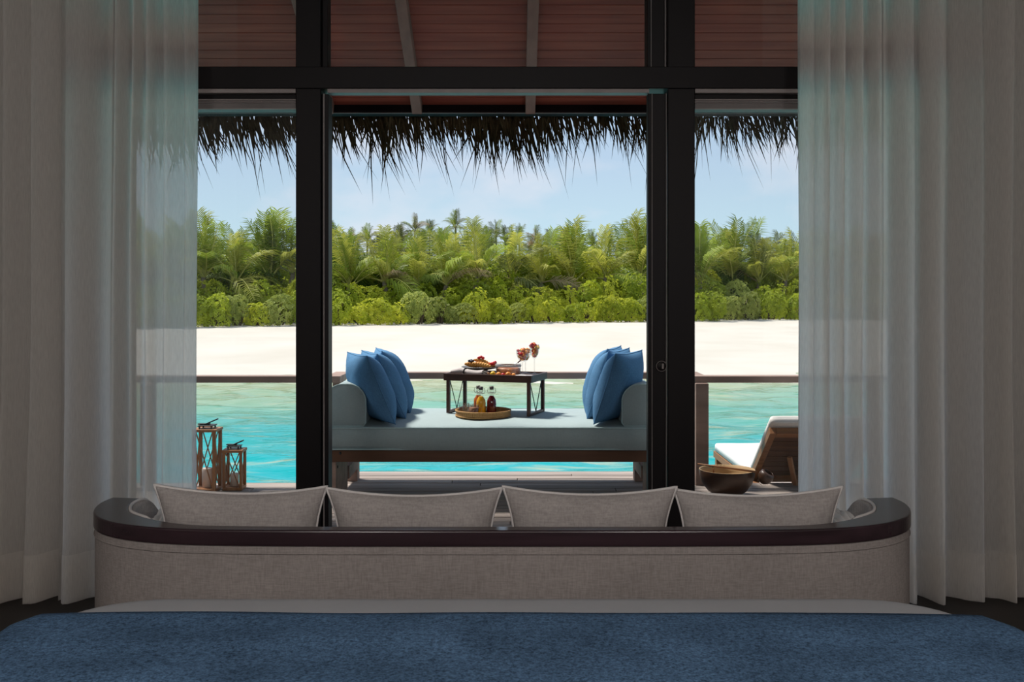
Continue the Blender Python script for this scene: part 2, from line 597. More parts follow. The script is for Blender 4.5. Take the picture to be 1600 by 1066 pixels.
MB().box(-0.004, 0.004, -0.011, 0.011, -0.021, -0.011).build('thumb_turn', M_alu, lk, bevel=0.001, loc=(0.005, 0, 0))

# ------------------------------------------------------------------ roof overhang
EY, EZ, SL = 6.20, pz(167, 6.2), 0.466
def roofz(y): return EZ + (EY - y) * SL
roof = empty('roof', (0, 0, 0), label='thatched villa roof with red-brown boarded underside', cat='roof', kind='structure')
th = math.atan(SL)
Mroof = Matrix.Translation((0, EY, EZ)) @ Matrix.Rotation(-th, 4, 'X')       # local -y runs up the slope
pitch = 0.0745
me_board = MB().box(-4.2, 4.2, -pitch + 0.005, 0, 0.0, 0.018).mesh('soffit_board', M_soffit)
for k in range(26):
    o = link_mesh('soffit_board', me_board, roof)
    o.matrix_local = Mroof @ Matrix.Translation((0, -0.02 - k * pitch, rnd.uniform(0, 0.003)))
boxm = MB().box(-4.2, 4.2, -2.05, 0.0, 0.021, 0.035, Mroof)
boxm.build('board_backing', M_black, roof)
for x in (-3.4, -2.35, -1.10, px(644, 5.84), px(830, 5.84), 0.86, 2.35, 3.4):
    MB().box(x - 0.029, x + 0.029, -2.0, -0.03, -0.075, 0.0, Mroof).build('rafter', M_rafter, roof, bevel=0.003)
MB().box(-4.2, 4.2, -0.02, 0.015, -0.06, 0.03, Mroof).build('eave_board', M_black, roof, bevel=0.002)
MB().box(-4.2, 4.2, -0.028, -0.021, -0.066, -0.060, Mroof).build('drip_edge', M_alu_dark, roof)
RY = 0.9
rz0 = roofz(RY)
m = MB()
for y0, y1, za, zb in ((EY + 0.12, RY, roofz(EY + 0.12), rz0), (RY, -4.4, rz0, rz0 - (RY + 4.4) * SL)):
    m.add([(-4.4, y0, za + 0.04), (4.4, y0, za + 0.04), (4.4, y1, zb + 0.04), (-4.4, y1, zb + 0.04),
           (-4.4, y0, za + 0.26), (4.4, y0, za + 0.26), (4.4, y1, zb + 0.30), (-4.4, y1, zb + 0.30)],
          [(0, 1, 2, 3), (4, 7, 6, 5), (0, 4, 5, 1), (1, 5, 6, 2), (2, 6, 7, 3), (3, 7, 4, 0)])
m.build('thatch_layer', M_thatchroof, roof)

def thatch_fringe():
    r = random.Random(11)
    m = MB()
    for k in range(3700):
        x = r.uniform(-4.2, 4.2)
        clump = noise.noise(Vector((x * 2.3, 1.7, 0))) + 0.6 * noise.noise(Vector((x * 9.0, 5.1, 0)))
        long = r.random() < 0.08
        L = r.uniform(0.10, 0.33) * (1 + 0.6 * clump) if not long else r.uniform(0.30, 0.56)
        if r.random() < 0.22: L *= 0.6
        y = EY + 0.02 + r.uniform(0.0, 0.22)
        z = EZ + 0.0 + r.uniform(-0.01, 0.05) - (y - EY) * SL * 0.5
        a = r.gauss(0.16, 0.20) + 0.35 * noise.noise(Vector((x * 3.7, 9.3, 0)))
        b = r.gauss(0.10, 0.16)
        dirv = Vector((math.sin(a), math.sin(b), -1)).normalized()
        w = r.uniform(0.003, 0.0085) if not long else r.uniform(0.0025, 0.005)
        tw = r.uniform(0, PI)
        sv = Vector((math.cos(tw * 0.35 - 0.5), math.sin(tw), 0)) * w
        p0 = Vector((x, y, z))
        sag = Vector((r.uniform(-0.02, 0.03), 0, 0)) * (L / 0.2)
        p1 = p0 + dirv * L * 0.55 + sag * 0.3
        p2 = p0 + dirv * L + sag
        n2 = sv.cross(dirv) * 0.35
        m.add([p0 - sv, p0 + n2, p0 + sv, p1 - sv * .8, p1 + n2 * .8, p1 + sv * .8, p2], [(0, 1, 4, 3), (1, 2, 5, 4), (3, 4, 6), (4, 5, 6)])
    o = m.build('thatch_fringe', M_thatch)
    tag(o, 'ragged dark palm thatch hanging from the eave', 'thatch', kind='stuff')
    # the thick trimmed bundle just behind the loose ends
    r = random.Random(5)
    m = MB()
    n = 420
    top, bot = [], []
    for i in range(n + 1):
        x = -4.2 + 8.4 * i / n
        zb = EZ + 0.004 - 0.03 * (noise.noise(Vector((x * 4, 3, 0))) + 0.2) - r.uniform(0, 0.035)
        top.append(x)
        bot.append(zb)
    vs = []
    for x, zb in zip(top, bot):
        vs += [(x, EY + 0.03, EZ + 0.03), (x, EY + 0.07, zb), (x, EY + 0.15, zb + 0.01), (x, EY + 0.2, EZ + 0.05)]
    fs = []
    for i in range(n):
        for j in range(3):
            fs.append((i * 4 + j, (i + 1) * 4 + j, (i + 1) * 4 + j + 1, i * 4 + j + 1))
    m.add(vs, fs)
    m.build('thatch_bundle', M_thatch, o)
thatch_fringe()

# ------------------------------------------------------------------ deck
def plank_rows(parent, x0, x1, y0, y1, z, pw=0.092, gap=0.007, lens=(1.7, 2.6)):
    n = max(1, round((y1 - y0) / pw))
    pw = (y1 - y0) / n
    for k in range(n):
        ya = y0 + k * pw
        x = x0
        first = rnd.uniform(0.5, lens[1])
        while x < x1 - 0.01:
            L = first if x == x0 else rnd.uniform(*lens)
            xe = x + L
            if xe > x1 - 0.5: xe = x1
            dz = rnd.uniform(-0.0015, 0.0015)
            boxo('plank', M_deck, x + 0.002, xe - 0.002, ya + gap / 2, ya + pw - gap / 2, z - 0.03 + dz, z + dz, parent, 0.003)
            x = xe
D1, D2 = 6.67, 7.09
deck = empty('deck', (0, 0, 0), label='weathered grey timber deck outside the doorway', cat='deck', kind='structure')
plank_rows(deck, -3.9, 3.9, DY + 0.16, D1, 0.0)
plank_rows(deck, -1.20, 1.27, D1, D2, 0.0)
for y in (4.9, 5.8, 6.55):
    boxo('joist', M_pile, -3.9, 3.9, y, y + 0.08, -0.2, -0.032, deck)
boxo('edge_board', M_rail, -3.9, -1.21, D1 - 0.002, D1 + 0.028, -0.2, -0.004, deck)
boxo('edge_board', M_rail, 1.28, 3.9, D1 - 0.002, D1 + 0.028, -0.2, -0.004, deck)
boxo('edge_board', M_rail, -1.20, 1.27, D2 - 0.002, D2 + 0.028, -0.2, -0.004, deck)
for x in (-3.6, -1.15, 1.2, 3.6):
    for y in (5.0, 6.4):
        MB().lathe([(0.0, -2.2), (0.09, -2.2), (0.09, -0.2), (0.0, -0.2)], 12, x, y).build('pile', M_pile, deck, True)
low = empty('lower_deck', (0, 0, -0.30), label='lower sun deck beyond the railing on the right', cat='deck', kind='structure')
plank_rows(low, 1.36, 3.6, 6.74, 8.45, 0.0, 0.1)
for x in (1.6, 3.3):
    for y in (6.95, 8.2):
        MB().lathe([(0.0, -1.9), (0.08, -1.9), (0.08, -0.03), (0.0, -0.03)], 12, x, y).build('pile', M_pile, low, True)

# railings
ZR, TR = pz(588, 6.62), 0.043
def railing(label, rails, posts, group='deck railings'):
    r = empty('deck_railing', (0, 0, 0), label=label, cat='railing')
    for x0, x1, y0, y1 in rails:
        boxo('rail', M_rail, x0, x1, y0, y1, ZR - TR, ZR, r, 0.003)
    for x, y, w in posts:
        boxo('post', M_rail, x - w / 2, x + w / 2, y - w / 2, y + w / 2, 0.0, ZR - TR, r, 0.003)
    return r
railing('straight brown railing run behind the two lanterns', [(-3.85, -1.111, 6.62, 6.72)], [(-3.4, 6.62, 0.08), (-2.35, 6.62, 0.08)])
railing('brown railing boxing in the daybed on three sides', [(-1.205, -1.111, 6.722, 7.0), (-1.109, 1.165, 6.91, 7.0), (1.167, 1.262, 6.722, 7.0)],
        [(-1.158, 6.86, 0.075), (1.21, 6.98, 0.07)])
railing('brown railing run with broad corner post beside the wooden bowl', [(1.167, 3.85, 6.62, 6.72)], [(1.222, 6.615, 0.082), (2.35, 6.62, 0.08), (3.4, 6.62, 0.08)])

# ------------------------------------------------------------------ sea, beach, island ground
ZS = -1.30
def seamat():
    m = bpy.data.materials.new('lagoon_water')
    m.use_nodes = True
    nt = m.node_tree
    N = nt.nodes.new
    L = nt.links.new
    b = nt.nodes['Principled BSDF']
    b.inputs['Roughness'].default_value = 0.09
    b.inputs['IOR'].default_value = 1.20
    b.inputs['Specular IOR Level'].default_value = 0.5
    tc = N('ShaderNodeTexCoord')
    sep = N('ShaderNodeSeparateXYZ')
    L(tc.outputs['Object'], sep.inputs[0])
    def nzn(scale, stretch, detail=4):
        mp = N('ShaderNodeMapping')
        mp.inputs['Scale'].default_value = stretch
        L(tc.outputs['Object'], mp.inputs[0])
        n = N('ShaderNodeTexNoise')
        n.inputs['Scale'].default_value = scale
        n.inputs['Detail'].default_value = detail
        L(mp.outputs[0], n.inputs['Vector'])
        return n.outputs['Fac']
    big = nzn(0.35, (0.5, 1.6, 1))
    # the lagoon shelves: sandy shallows by the beach, turquoise where it is deeper near the villa
    ma = N('ShaderNodeMath')
    ma.operation = 'MULTIPLY_ADD'
    ma.inputs[1].default_value = 9.0
    L(big, ma.inputs[0])
    L(sep.outputs['Y'], ma.inputs[2])
    mr = N('ShaderNodeMapRange')
    mr.inputs[1].default_value = 16.0
    mr.inputs[2].default_value = 34.0
    L(ma.outputs[0], mr.inputs[0])
    rp = N('ShaderNodeValToRGB')
    L(mr.outputs[0], rp.inputs[0])
    e = rp.color_ramp.elements
    e[0].position = 0.0
    e[0].color = (0.002, 0.31, 0.345, 1)
    e[1].position = 1.0
    e[1].color = (0.36, 0.38, 0.24, 1)
    for p, c in ((0.22, (0.004, 0.31, 0.32)), (0.38, (0.05, 0.29, 0.27)), (0.60, (0.15, 0.33, 0.245)), (0.82, (0.25, 0.345, 0.225))):
        k = e.new(p)
        k.color = (*c, 1)
    # sand bars and weed patches on the bed, seen through the ripples
    fine = nzn(2.6, (0.38, 1.5, 1), 5)
    r1 = N('ShaderNodeMapRange')
    r1.inputs[1].default_value = 0.56
    r1.inputs[2].default_value = 0.72
    L(fine, r1.inputs[0])
    mx = N('ShaderNodeMixRGB')
    mx.inputs[2].default_value = (0.38, 0.40, 0.26, 1)
    mm = N('ShaderNodeMath')
    mm.operation = 'MULTIPLY'
    mm.inputs[1].default_value = 0.75
    L(r1.outputs[0], mm.inputs[0])
    L(mm.outputs[0], mx.inputs[0])
    L(rp.outputs[0], mx.inputs[1])
    fine2 = nzn(2.2, (0.45, 1.6, 1.0), 4)
    r2 = N('ShaderNodeMapRange')
    r2.inputs[1].default_value = 0.40
    r2.inputs[2].default_value = 0.28
    L(fine2, r2.inputs[0])
    mx2 = N('ShaderNodeMixRGB')
    mx2.blend_type = 'MULTIPLY'
    mx2.inputs[2].default_value = (0.35, 0.72, 0.62, 1)
    L(r2.outputs[0], mx2.inputs[0])
    L(mx.outputs[0], mx2.inputs[1])
    L(mx2.outputs[0], b.inputs['Base Color'])
    bp = N('ShaderNodeBump')
    bp.inputs['Strength'].default_value = 0.55
    bp.inputs['Distance'].default_value = 0.06
    L(nzn(4.0, (0.6, 1.4, 1), 4), bp.inputs['Height'])
    L(bp.outputs[0], b.inputs['Normal'])
    return m

def terrain():
    # sea
    xs = np.concatenate([np.linspace(-150, -20, 14), np.linspace(-18.5, 18.5, 190), np.linspace(20, 150, 14)])
    ys = np.concatenate([np.linspace(-60, 6, 12), np.linspace(7, 33, 330)])
    X, Y = np.meshgrid(xs, ys, indexing='ij')
    r = np.random.RandomState(3)
    Z = np.zeros_like(X)
    for k in range(16):
        lam = r.uniform(0.5, 2.2)
        a = r.normal(0, 0.55) + PI / 2
        ph = r.uniform(0, 6.28)
        Z += 0.0075 * lam ** 0.9 * np.sin((X * np.cos(a) + Y * np.sin(a)) * 2 * PI / lam + ph + 0.8 * np.sin(X * 0.4 + k))
    m = MB()
    nv = len(ys)
    m.grid(len(xs), nv, lambda i, j: (X[i, j], Y[i, j], ZS + Z[i, j]))
    o = m.build('sea', seamat(), None, True)
    tag(o, 'shallow turquoise lagoon water between deck and beach', 'sea', kind='stuff')
    # beach
    def yb(x): return 50.5 + x * 0.36 if abs(x) < 18 else 50.5 + math.copysign(18, x) * 0.36
    xs = np.linspace(-70, 70, 141)
    ys = np.concatenate([np.linspace(27.5, 60, 110), np.linspace(62, 75, 8)])
    def hb(i, j):
        x, y = xs[i], ys[j]
        f = (y - 28.9) / (yb(x) - 28.9)
        z = -1.33 + f * (1.33 - 0.375) if f < 1 else -0.375 + (f - 1) * 0.8
        z += 0.05 * noise.noise(Vector((x * 0.25, y * 0.4, 0))) + 0.02 * noise.noise(Vector((x * 1.3, y * 1.3, 4)))
        return (x, y, z)
    o = MB().grid(len(xs), len(ys), hb).build('beach', M_sand, None, True)
    tag(o, 'bright white sand beach across the lagoon', 'beach', kind='structure')
    # island ground under the trees
    xs2 = np.linspace(-90, 90, 37)
    ys2 = np.linspace(0, 110, 34)
    def hi(i, j):
        x = xs2[i]
        f = ys2[j]
        y = yb(x) + 2.0 + f
        return (x, y, -0.30 + 3.3 * (1 - math.exp(-f / 14.0)) + 0.3 * noise.noise(Vector((x * 0.1, y * 0.1, 2))) * min(1, f / 6))
    o = MB().grid(len(xs2), len(ys2), hi).build('island_ground', M_soil, None, True)
    tag(o, 'shaded ground beneath the island trees', 'ground', kind='structure')
    return yb, lambda f: -0.30 + 3.3 * (1 - math.exp(-f / 14.0))
YB, GZ = terrain()

# ------------------------------------------------------------------ vegetation
LEAF = [leafmat('bush_yellow_green', (0.30, 0.37, 0.018), (0.62, 0.62, 0.06), 0.45),
        leafmat('bush_green', (0.21, 0.28, 0.016), (0.45, 0.50, 0.04), 0.45),
        leafmat('bush_grey_green', (0.23, 0.28, 0.05), (0.46, 0.49, 0.12), 0.42),
        leafmat('tree_dark_green', (0.06, 0.11, 0.015), (0.13, 0.20, 0.03), 0.25)]
FROND = [leafmat('frond_green', (0.12, 0.18, 0.018), (0.35, 0.43, 0.05), 0.45, 0.8),
         leafmat('frond_yellow', (0.26, 0.29, 0.035), (0.52, 0.50, 0.09), 0.45, 0.8),
         leafmat('frond_dark', (0.09, 0.115, 0.03), (0.17, 0.185, 0.06), 0.3, 0.8),
         leafmat('frond_dry', (0.30, 0.22, 0.11), (0.40, 0.31, 0.17), 0.3, 0.8)]

def bush_mesh(seed, mat, leaf=0.10, nros=230):
    """unit bush (radius about 1, height about 1.5) made of leaf rosettes on an uneven dome"""
    r = random.Random(seed)
    m = MB()
    lobes = [(Vector((r.uniform(-0.55, 0.55), r.uniform(-0.45, 0.45), r.uniform(0.25, 0.95))), r.uniform(0.38, 0.6)) for _ in range(9)]
    lobes.append((Vector((0, 0, 0.55)), 0.7))
    n = 0
    while n < nros:
        c, rad = r.choice(lobes)
        d = Vector((r.gauss(0, 1), r.gauss(0, 1) - 0.5, r.gauss(0.25, 1))).normalized()
        p = c + d * rad * r.uniform(0.82, 1.05)
        if p.z < 0.03: continue
        if any((p - c2).length < r2 * 0.78 for c2, r2 in lobes): continue
        n += 1
        ax = (d + Vector((r.uniform(-.5, .5), r.uniform(-.5, .5), r.uniform(0, .9)))).normalized()
        u = ax.orthogonal().normalized()
        v = ax.cross(u)
        k = r.randint(5, 7)
        off = r.uniform(0, 6)
        for i in range(k):
            q = off + 2 * PI * i / k
            dirv = (u * math.cos(q) + v * math.sin(q)) * r.uniform(0.7, 1.1) + ax * r.uniform(0.2, 0.8)
            dirv.normalize()
            s = dirv.cross(ax).normalized() * leaf * 0.32
            L = leaf * r.uniform(0.9, 1.5)
            a = p + dirv * L * 0.15
            b = p + dirv * L * 0.65
            e = p + dirv * L - ax * L * 0.12
            m.add([a, b + s, e, b - s], [(0, 1, 2), (0, 2, 3)])
    return m.mesh('bush_foliage', mat)

def bush_core(seed, mat):
    r = random.Random(seed)
    m = MB()
    for _ in range(9):
        a = r.uniform(0, 6.28)
        top = Vector((math.cos(a) * r.uniform(0.3, 0.75), math.sin(a) * r.uniform(0.3, 0.75), r.uniform(0.5, 1.1)))
        m.tube([(math.cos(a) * 0.15, math.sin(a) * 0.15, 0), top * 0.5 + Vector((0, 0, 0.05)), top], [0.035, 0.025, 0.012], 5)
    return m.mesh('branches', mat)

BUSH = [[bush_mesh(100 + 10 * k + j, LEAF[k], 0.105 if k < 3 else 0.13, 330) for j in range(2)] for k in range(4)]
CORE = [bush_core(50 + j, M_stem) for j in range(2)]

def bush(x, y, z, rx, h, kind, label, cat='bush', name='beach_bush', group='beach shrubs'):
    o = empty(name, (x, y, z), rnd.uniform(-0.6, 0.6), label, cat, group)
    j = rnd.randint(0, 1)
    link_mesh('foliage', BUSH[kind][j], o, sc=(rx, rx * 0.85, h / 1.45))
    link_mesh('branches', CORE[j], o, sc=(rx, rx * 0.85, h / 1.45))
    return o

KN = ['yellow-green', 'bright green', 'grey-green', 'dark green']
def nth(n):
    return ['first', 'second', 'third', 'fourth', 'fifth', 'sixth', 'seventh', 'eighth', 'ninth', 'tenth', 'eleventh', 'twelfth', 'thirteenth', 'fourteenth', 'fifteenth', 'sixteenth', 'seventeenth', 'eighteenth', 'nineteenth', 'twentieth'][n] if n < 20 else 'twenty-' + nth(n - 20)

def where(xp):
    for lim, t in ((290, 'veiled by the left curtain'), (462, 'seen through the left window'), (650, 'above the left blue cushions'), (800, 'above the plate of pastries'),
                   (905, 'above the fruit goblets'), (1014, 'above the right blue cushions'), (1090, 'behind the right post')):
        if xp < lim: return t
    return 'seen through the right window' if xp < 1262 else 'veiled by the right curtain'

def row(name, spots, tmpl, cat, group, builder):
    """spots: photo column first; makes a unique label from colour, landmark and order in that landmark's stretch"""
    cnt = {}
    for s in sorted(spots, key=lambda q: q[0]):
        wh = where(s[0])
        n = cnt.get(wh, 0)
        cnt[wh] = n + 1
        builder(s, tmpl % (wh, nth(n)))

# front row along the sand edge: (column, top row, kind, width factor)
front = [(180, 458, 0, 1.1), (212, 462, 1, 1.1), (243, 456, 2, 1.1), (272, 460, 1, 1.0), (1308, 458, 0, 1.1), (1342, 455, 1, 1.1), (1376, 460, 2, 1.1), (1410, 456, 1, 1.1), (300, 462, 1, 1.0), (335, 456, 1, 1.1), (372, 460, 2, 1.0), (402, 470, 0, .85), (437, 455, 2, 1.1), (470, 458, 1, 1.0), (498, 470, 0, .9),
         (527, 455, 1, 1.1), (562, 475, 0, .9), (590, 462, 0, 1.05), (622, 474, 0, .9), (655, 455, 2, 1.1), (688, 463, 2, 1.1), (722, 470, 2, .95),
         (745, 452, 0, 1.0), (776, 462, 0, 1.0), (806, 470, 2, .8), (832, 460, 0, 1.0), (862, 466, 0, 1.0), (893, 472, 1, .9), (921, 468, 0, 1.0),
         (951, 458, 0, 1.0), (981, 462, 0, 1.05), (1013, 455, 2, 1.0), (1045, 462, 1, 1.0), (1085, 455, 1, 1.0), (1112, 458, 1, 1.05),
         (1144, 462, 2, .95), (1172, 455, 2, 1.05), (1205, 458, 1, 1.1), (1238, 456, 1, 1.1), (1275, 455, 1, 1.1)]
def mk_front(s, lab):
    d = 51.0
    for _ in range(3): d = YB(px(s[0], d)) + rnd.uniform(-0.15, 0.15) + 0.9
    x = px(s[0], d)
    h = pz(s[1], d) + 0.34
    bush(x, d, -0.36, 0.80 * s[3], h, s[2], KN[s[2]] + ' ' + lab)
row('beach_bush', front, 'bush on the sand edge %s, %s from left', 'bush', '', mk_front)
second = []
r2 = random.Random(21)
xq = 190
while xq < 1415:
    second.append((xq, r2.uniform(428, 450), r2.choice([0, 0, 1, 1, 2, 0]), r2.uniform(0.95, 1.25)))
    xq += r2.uniform(30, 42)
def mk_second(s, lab):
    d = 53.0
    for _ in range(3): d = YB(px(s[0], d)) + 2.9
    x = px(s[0], d)
    bush(x, d, GZ(0.9), 0.95 * s[3], pz(s[1], d) - GZ(0.9), s[2], KN[s[2]] + ' ' + lab, group='shrubs of the second row')
row('beach_bush', second, 'second-row bush %s, %s from left', 'bush', '', mk_second)
third = []
xq = 185
while xq < 1415:
    top = 404 + 10 * math.sin(xq * 0.02) + r2.uniform(-8, 12)
    third.append((xq, top, r2.choice([3, 1, 1, 0, 2]), r2.uniform(1.0, 1.35)))
    xq += r2.uniform(30, 44)
third += [(597, 382, 1, 0.9), (1250, 392, 0, 1.0)]
def mk_third(s, lab):
    d = 57.0
    for _ in range(3): d = YB(px(s[0], d)) + 6.5
    x = px(s[0], d)
    bush(x, d, GZ(4.5), 1.35 * s[3], pz(s[1], d) - GZ(4.5), s[2], KN[s[2]] + ' ' + lab, 'tree', 'broadleaf_tree', 'low trees among the palms')
row('broadleaf_tree', third, 'low tree among palms %s, %s from left', 'tree', '', mk_third)

fourth = []
xq = 186
while xq < 1415:
    fourth.append((xq, 404 + r2.uniform(-8, 8), r2.choice([3, 3, 1]), r2.uniform(1.5, 1.9)))
    xq += r2.uniform(44, 58)
def mk_fourth(s, lab):
    d = 66.0
    for _ in range(3): d = YB(px(s[0], d)) + 15.0
    bush(px(s[0], d), d, GZ(13.0), 1.35 * s[3], pz(s[1], d) - GZ(13.0), s[2], KN[s[2]] + ' ' + lab, 'tree', 'broadleaf_tree', 'thicket behind the young palms')
row('broadleaf_tree', fourth, 'thicket tree deep between palms %s, %s from left', 'tree', '', mk_fourth)

def frond_mesh(seed, mat, droop, nl=27, lw=0.017, leaflen=0.30):
    """unit frond along +x, arching in z"""
    r = random.Random(seed)
    m = MB()
    def P(t):
        return Vector((t * (1 - 0.22 * droop * t), 0.03 * math.sin(t * 3 + seed), 0.22 * math.sin(t * 1.4) * (1 - droop) + 0.05 * t - droop * 0.62 * t ** 2.4))
    pts = [P(k / 9) for k in range(10)]
    m.tube(pts, [0.017 * (1 - 0.85 * k / 9) for k in range(10)], 4, cap=False)
    for i in range(nl):
        t = 0.16 + 0.83 * (i + 0.5) / nl
        p = P(t)
        tg = (P(min(1, t + 0.02)) - P(t - 0.02)).normalized()
        side = tg.cross(Vector((0, 0, 1))).normalized()
        up = side.cross(tg)
        L = leaflen * (0.45 + 0.85 * math.sin(PI * min(1, 0.12 + t * 0.80))) * r.uniform(0.85, 1.1)
        for s in (-1, 1):
            dv = (side * s * 0.75 + tg * 0.62 + up * r.uniform(0.0, 0.3)).normalized()
            mid = p + dv * L * 0.5
            end = p + dv * L * 0.85 + Vector((0, 0, -L * r.uniform(0.3, 0.75)))
            wv = dv.cross(up).normalized() * lw * 0.5
            m.add([p - wv * .6, p + wv * .6, mid + wv, mid - wv, end], [(0, 1, 2, 3), (3, 2, 4)])
    me = m.mesh('frond', mat)
    me.materials.append(M_rachis if mat is not FROND[3] else mat)
    for p in me.polygons[:36]: p.material_index = 1
    return me

FM = {}
for k in range(4):
    FM[k] = [frond_mesh(7 * k + j, FROND[k], dr) for j, dr in enumerate((0.05, 0.45, 0.85))]
def trunk_mesh(seed):
    r = random.Random(seed)
    bx, by = r.uniform(-0.06, 0.06), r.uniform(-0.03, 0.03)
    pts = [(bx * math.sin(k / 7 * PI), by * math.sin(k / 7 * PI), k / 7) for k in range(8)]
    m = MB()
    m.tube(pts, [1.25] + [1.0 - 0.05 * k for k in range(7)], 7)
    return m
def palm(x, y, zg, zc, R, nf, kinds, label, group, up=0.5, name='coconut_palm', thick=0.13, seed=0):
    """trunk from zg to crown centre zc, fronds of length R"""
    r = random.Random(seed)
    o = empty(name, (x, y, zg), 0, label, 'palm tree', group)
    H = zc - zg
    lx, ly = r.uniform(-0.25, 0.25), r.uniform(-0.1, 0.1)
    m = MB()
    pts = [(lx * (1 - k / 6) * math.sin(k / 6 * PI) * 2, ly * math.sin(k / 6 * PI), H * k / 6) for k in range(7)]
    m.tube(pts, [thick * 1.3] + [thick * (1 - 0.07 * k) for k in range(6)], 7)
    m.build('trunk', M_trunk, o, True)
    a0 = r.uniform(0, 6)
    for k in range(nf):
        az = a0 + k * 2.399963 + r.uniform(-0.25, 0.25)
        f = (k + 0.5) / nf
        elv = math.radians(82 - 88 * f ** 0.85 * (1.35 - up)) + r.uniform(-0.12, 0.12)
        v = 0 if elv > 0.95 else (1 if elv > 0.35 else 2)
        kd = r.choice(kinds)
        if f > 0.9 and r.random() < 0.35: kd = 3
        fr = link_mesh('frond', FM[kd][v], o, (0, 0, H - 0.05), (0, 0, 0), (R * r.uniform(0.85, 1.1),) * 3)
        fr.rotation_euler = (r.uniform(-0.5, 0.5), -elv, az)
    return o

# big young palms behind the bushes: (column, crown row, frond length m, kinds, upright, count)
near = [(205, 436, 3.0, (0, 1), .6, 11), (262, 440, 2.9, (1, 0), .7, 11), (1335, 434, 3.0, (0, 1), .6, 11), (1390, 438, 3.0, (1, 0), .7, 11), (318, 432, 3.0, (1, 0), .8, 11), (368, 440, 2.8, (0, 1), .5, 11), (421, 440, 3.5, (0, 0, 2), 1.0, 13), (458, 425, 2.8, (1, 0), .55, 11),
        (545, 448, 2.9, (0, 1), .65, 12), (600, 440, 2.8, (1, 0), .5, 11), (650, 446, 2.7, (0, 1), .55, 11), (697, 444, 3.0, (1, 0, 0), .65, 12),
        (745, 432, 2.8, (0, 1), .55, 11), (800, 436, 2.8, (0, 1, 2), .55, 11), (846, 440, 2.7, (1, 0), .5, 11), (893, 444, 3.4, (1, 1, 0), .8, 13),
        (945, 434, 3.0, (1, 0), .45, 11), (1000, 436, 3.5, (0, 0, 1), .9, 12), (1052, 430, 3.0, (0, 1), .6, 11), (1094, 440, 3.2, (1, 0), .85, 12),
        (1142, 440, 3.4, (0, 0, 1), .9, 12), (1186, 440, 2.8, (0, 1, 2), .6, 11), (1228, 438, 2.8, (1, 0), .6, 11), (1280, 430, 3.0, (1, 0), .6, 11)]
def mk_near(s, lab):
    d = 56.0
    off = 4.2 + (s[0] * 7 % 13) / 9.0
    for _ in range(3): d = YB(px(s[0], d)) + off
    palm(px(s[0], d), d, GZ(off - 2) - 0.1, pz(s[1], d), s[2], s[5], s[3], lab, 'young palms behind the bushes', s[4], seed=s[0], thick=0.16)
row('coconut_palm', near, 'large young palm %s, %s from left', 'palm tree', '', mk_near)
mid = []
xq = 190
while xq < 1410:
    mid.append((xq, 420 + 12 * math.sin(xq * 0.013 + 2) + r2.uniform(-9, 9), 2.6 + r2.uniform(-.3, .4), r2.choice([(0, 1), (2, 0), (0, 2, 1)]), r2.uniform(.4, .65), 12))
    xq += r2.uniform(28, 42)
def mk_mid(s, lab):
    d = 80.0
    palm(px(s[0], d), d, GZ(20), pz(s[1], d), s[2], s[5], s[3], lab, 'palms in the middle of the grove', s[4], seed=s[0] * 3, thick=0.15)
row('coconut_palm', mid, 'mid-grove palm %s, %s from left', 'palm tree', '', mk_mid)
far = [(455, 360), (490, 362), (520, 357), (549, 364), (574, 360), (601, 366), (627, 362), (648, 344), (671, 352), (690, 364), (712, 338), (741, 354), (775, 352),
       (790, 362), (811, 358), (840, 364), (862, 368), (884, 366), (926, 370), (953, 368), (985, 374), (540, 376), (592, 374), (662, 372), (728, 370), (760, 366), (828, 374), (905, 378),
       (320, 384), (390, 388), (1120, 384), (1200, 392)]
def mk_far(s, lab):
    d = 120.0 if s[0] % 2 else 112.0
    palm(px(s[0], d), d, 2.0, pz(s[1] + 17, d), 1.9 if s[1] < 380 else 2.2, 14, (2, 2, 0) if s[0] % 3 else (2, 0, 3), lab, 'distant palms on the skyline', 0.42, seed=s[0] * 5, thick=0.14)
row('coconut_palm', far, 'small skyline palm %s, %s from left', 'palm tree', '', mk_far)

# ------------------------------------------------------------------ cushions
def pillow_parts(w, h, t, pinch=0.07, seed=0, n=22, wr=0.004):
    """pillow standing on z=0, width x, thickness y; returns (mesh builder, outline)"""
    m = MB()
    def pos(u, v, s):
        x = w / 2 * u * (1 - pinch * (1 - v * v) ** 1.0)
        z = h / 2 * v * (1 - pinch * (1 - u * u) ** 1.0) + h / 2
        f = max(0, (1 - abs(u) ** 2.6)) * max(0, (1 - abs(v) ** 2.6))
        y = s * t / 2 * f ** 0.55
        if f > 0:
            y += wr * noise.noise(Vector((u * 2.5 + seed, v * 2.5, s))) * f ** 0.4 * 2
            rr = max(abs(u), abs(v))
            y += s * wr * 1.2 * noise.noise(Vector((math.atan2(v, u) * 6, seed, s * 3))) * rr * rr * (f ** 0.3)
        return (x, y, z)
    for s in (-1, 1):
        def fn(i, j, s=s):
            u = math.sin((-1 + 2 * i / (n - 1)) * PI / 2)
            v = math.sin((-1 + 2 * j / (n - 1)) * PI / 2)
            return pos(u, v, s)
        m.grid(n, n, fn)
    q = [math.sin((-1 + 2 * i / 15) * PI / 2) for i in range(16)]
    outl = [pos(u, -1, 1) for u in q[:-1]] + [pos(1, v, 1) for v in q[:-1]] + [pos(-u, 1, 1) for u in q[:-1]] + [pos(-1, -v, 1) for v in q[:-1]]
    return m, outl

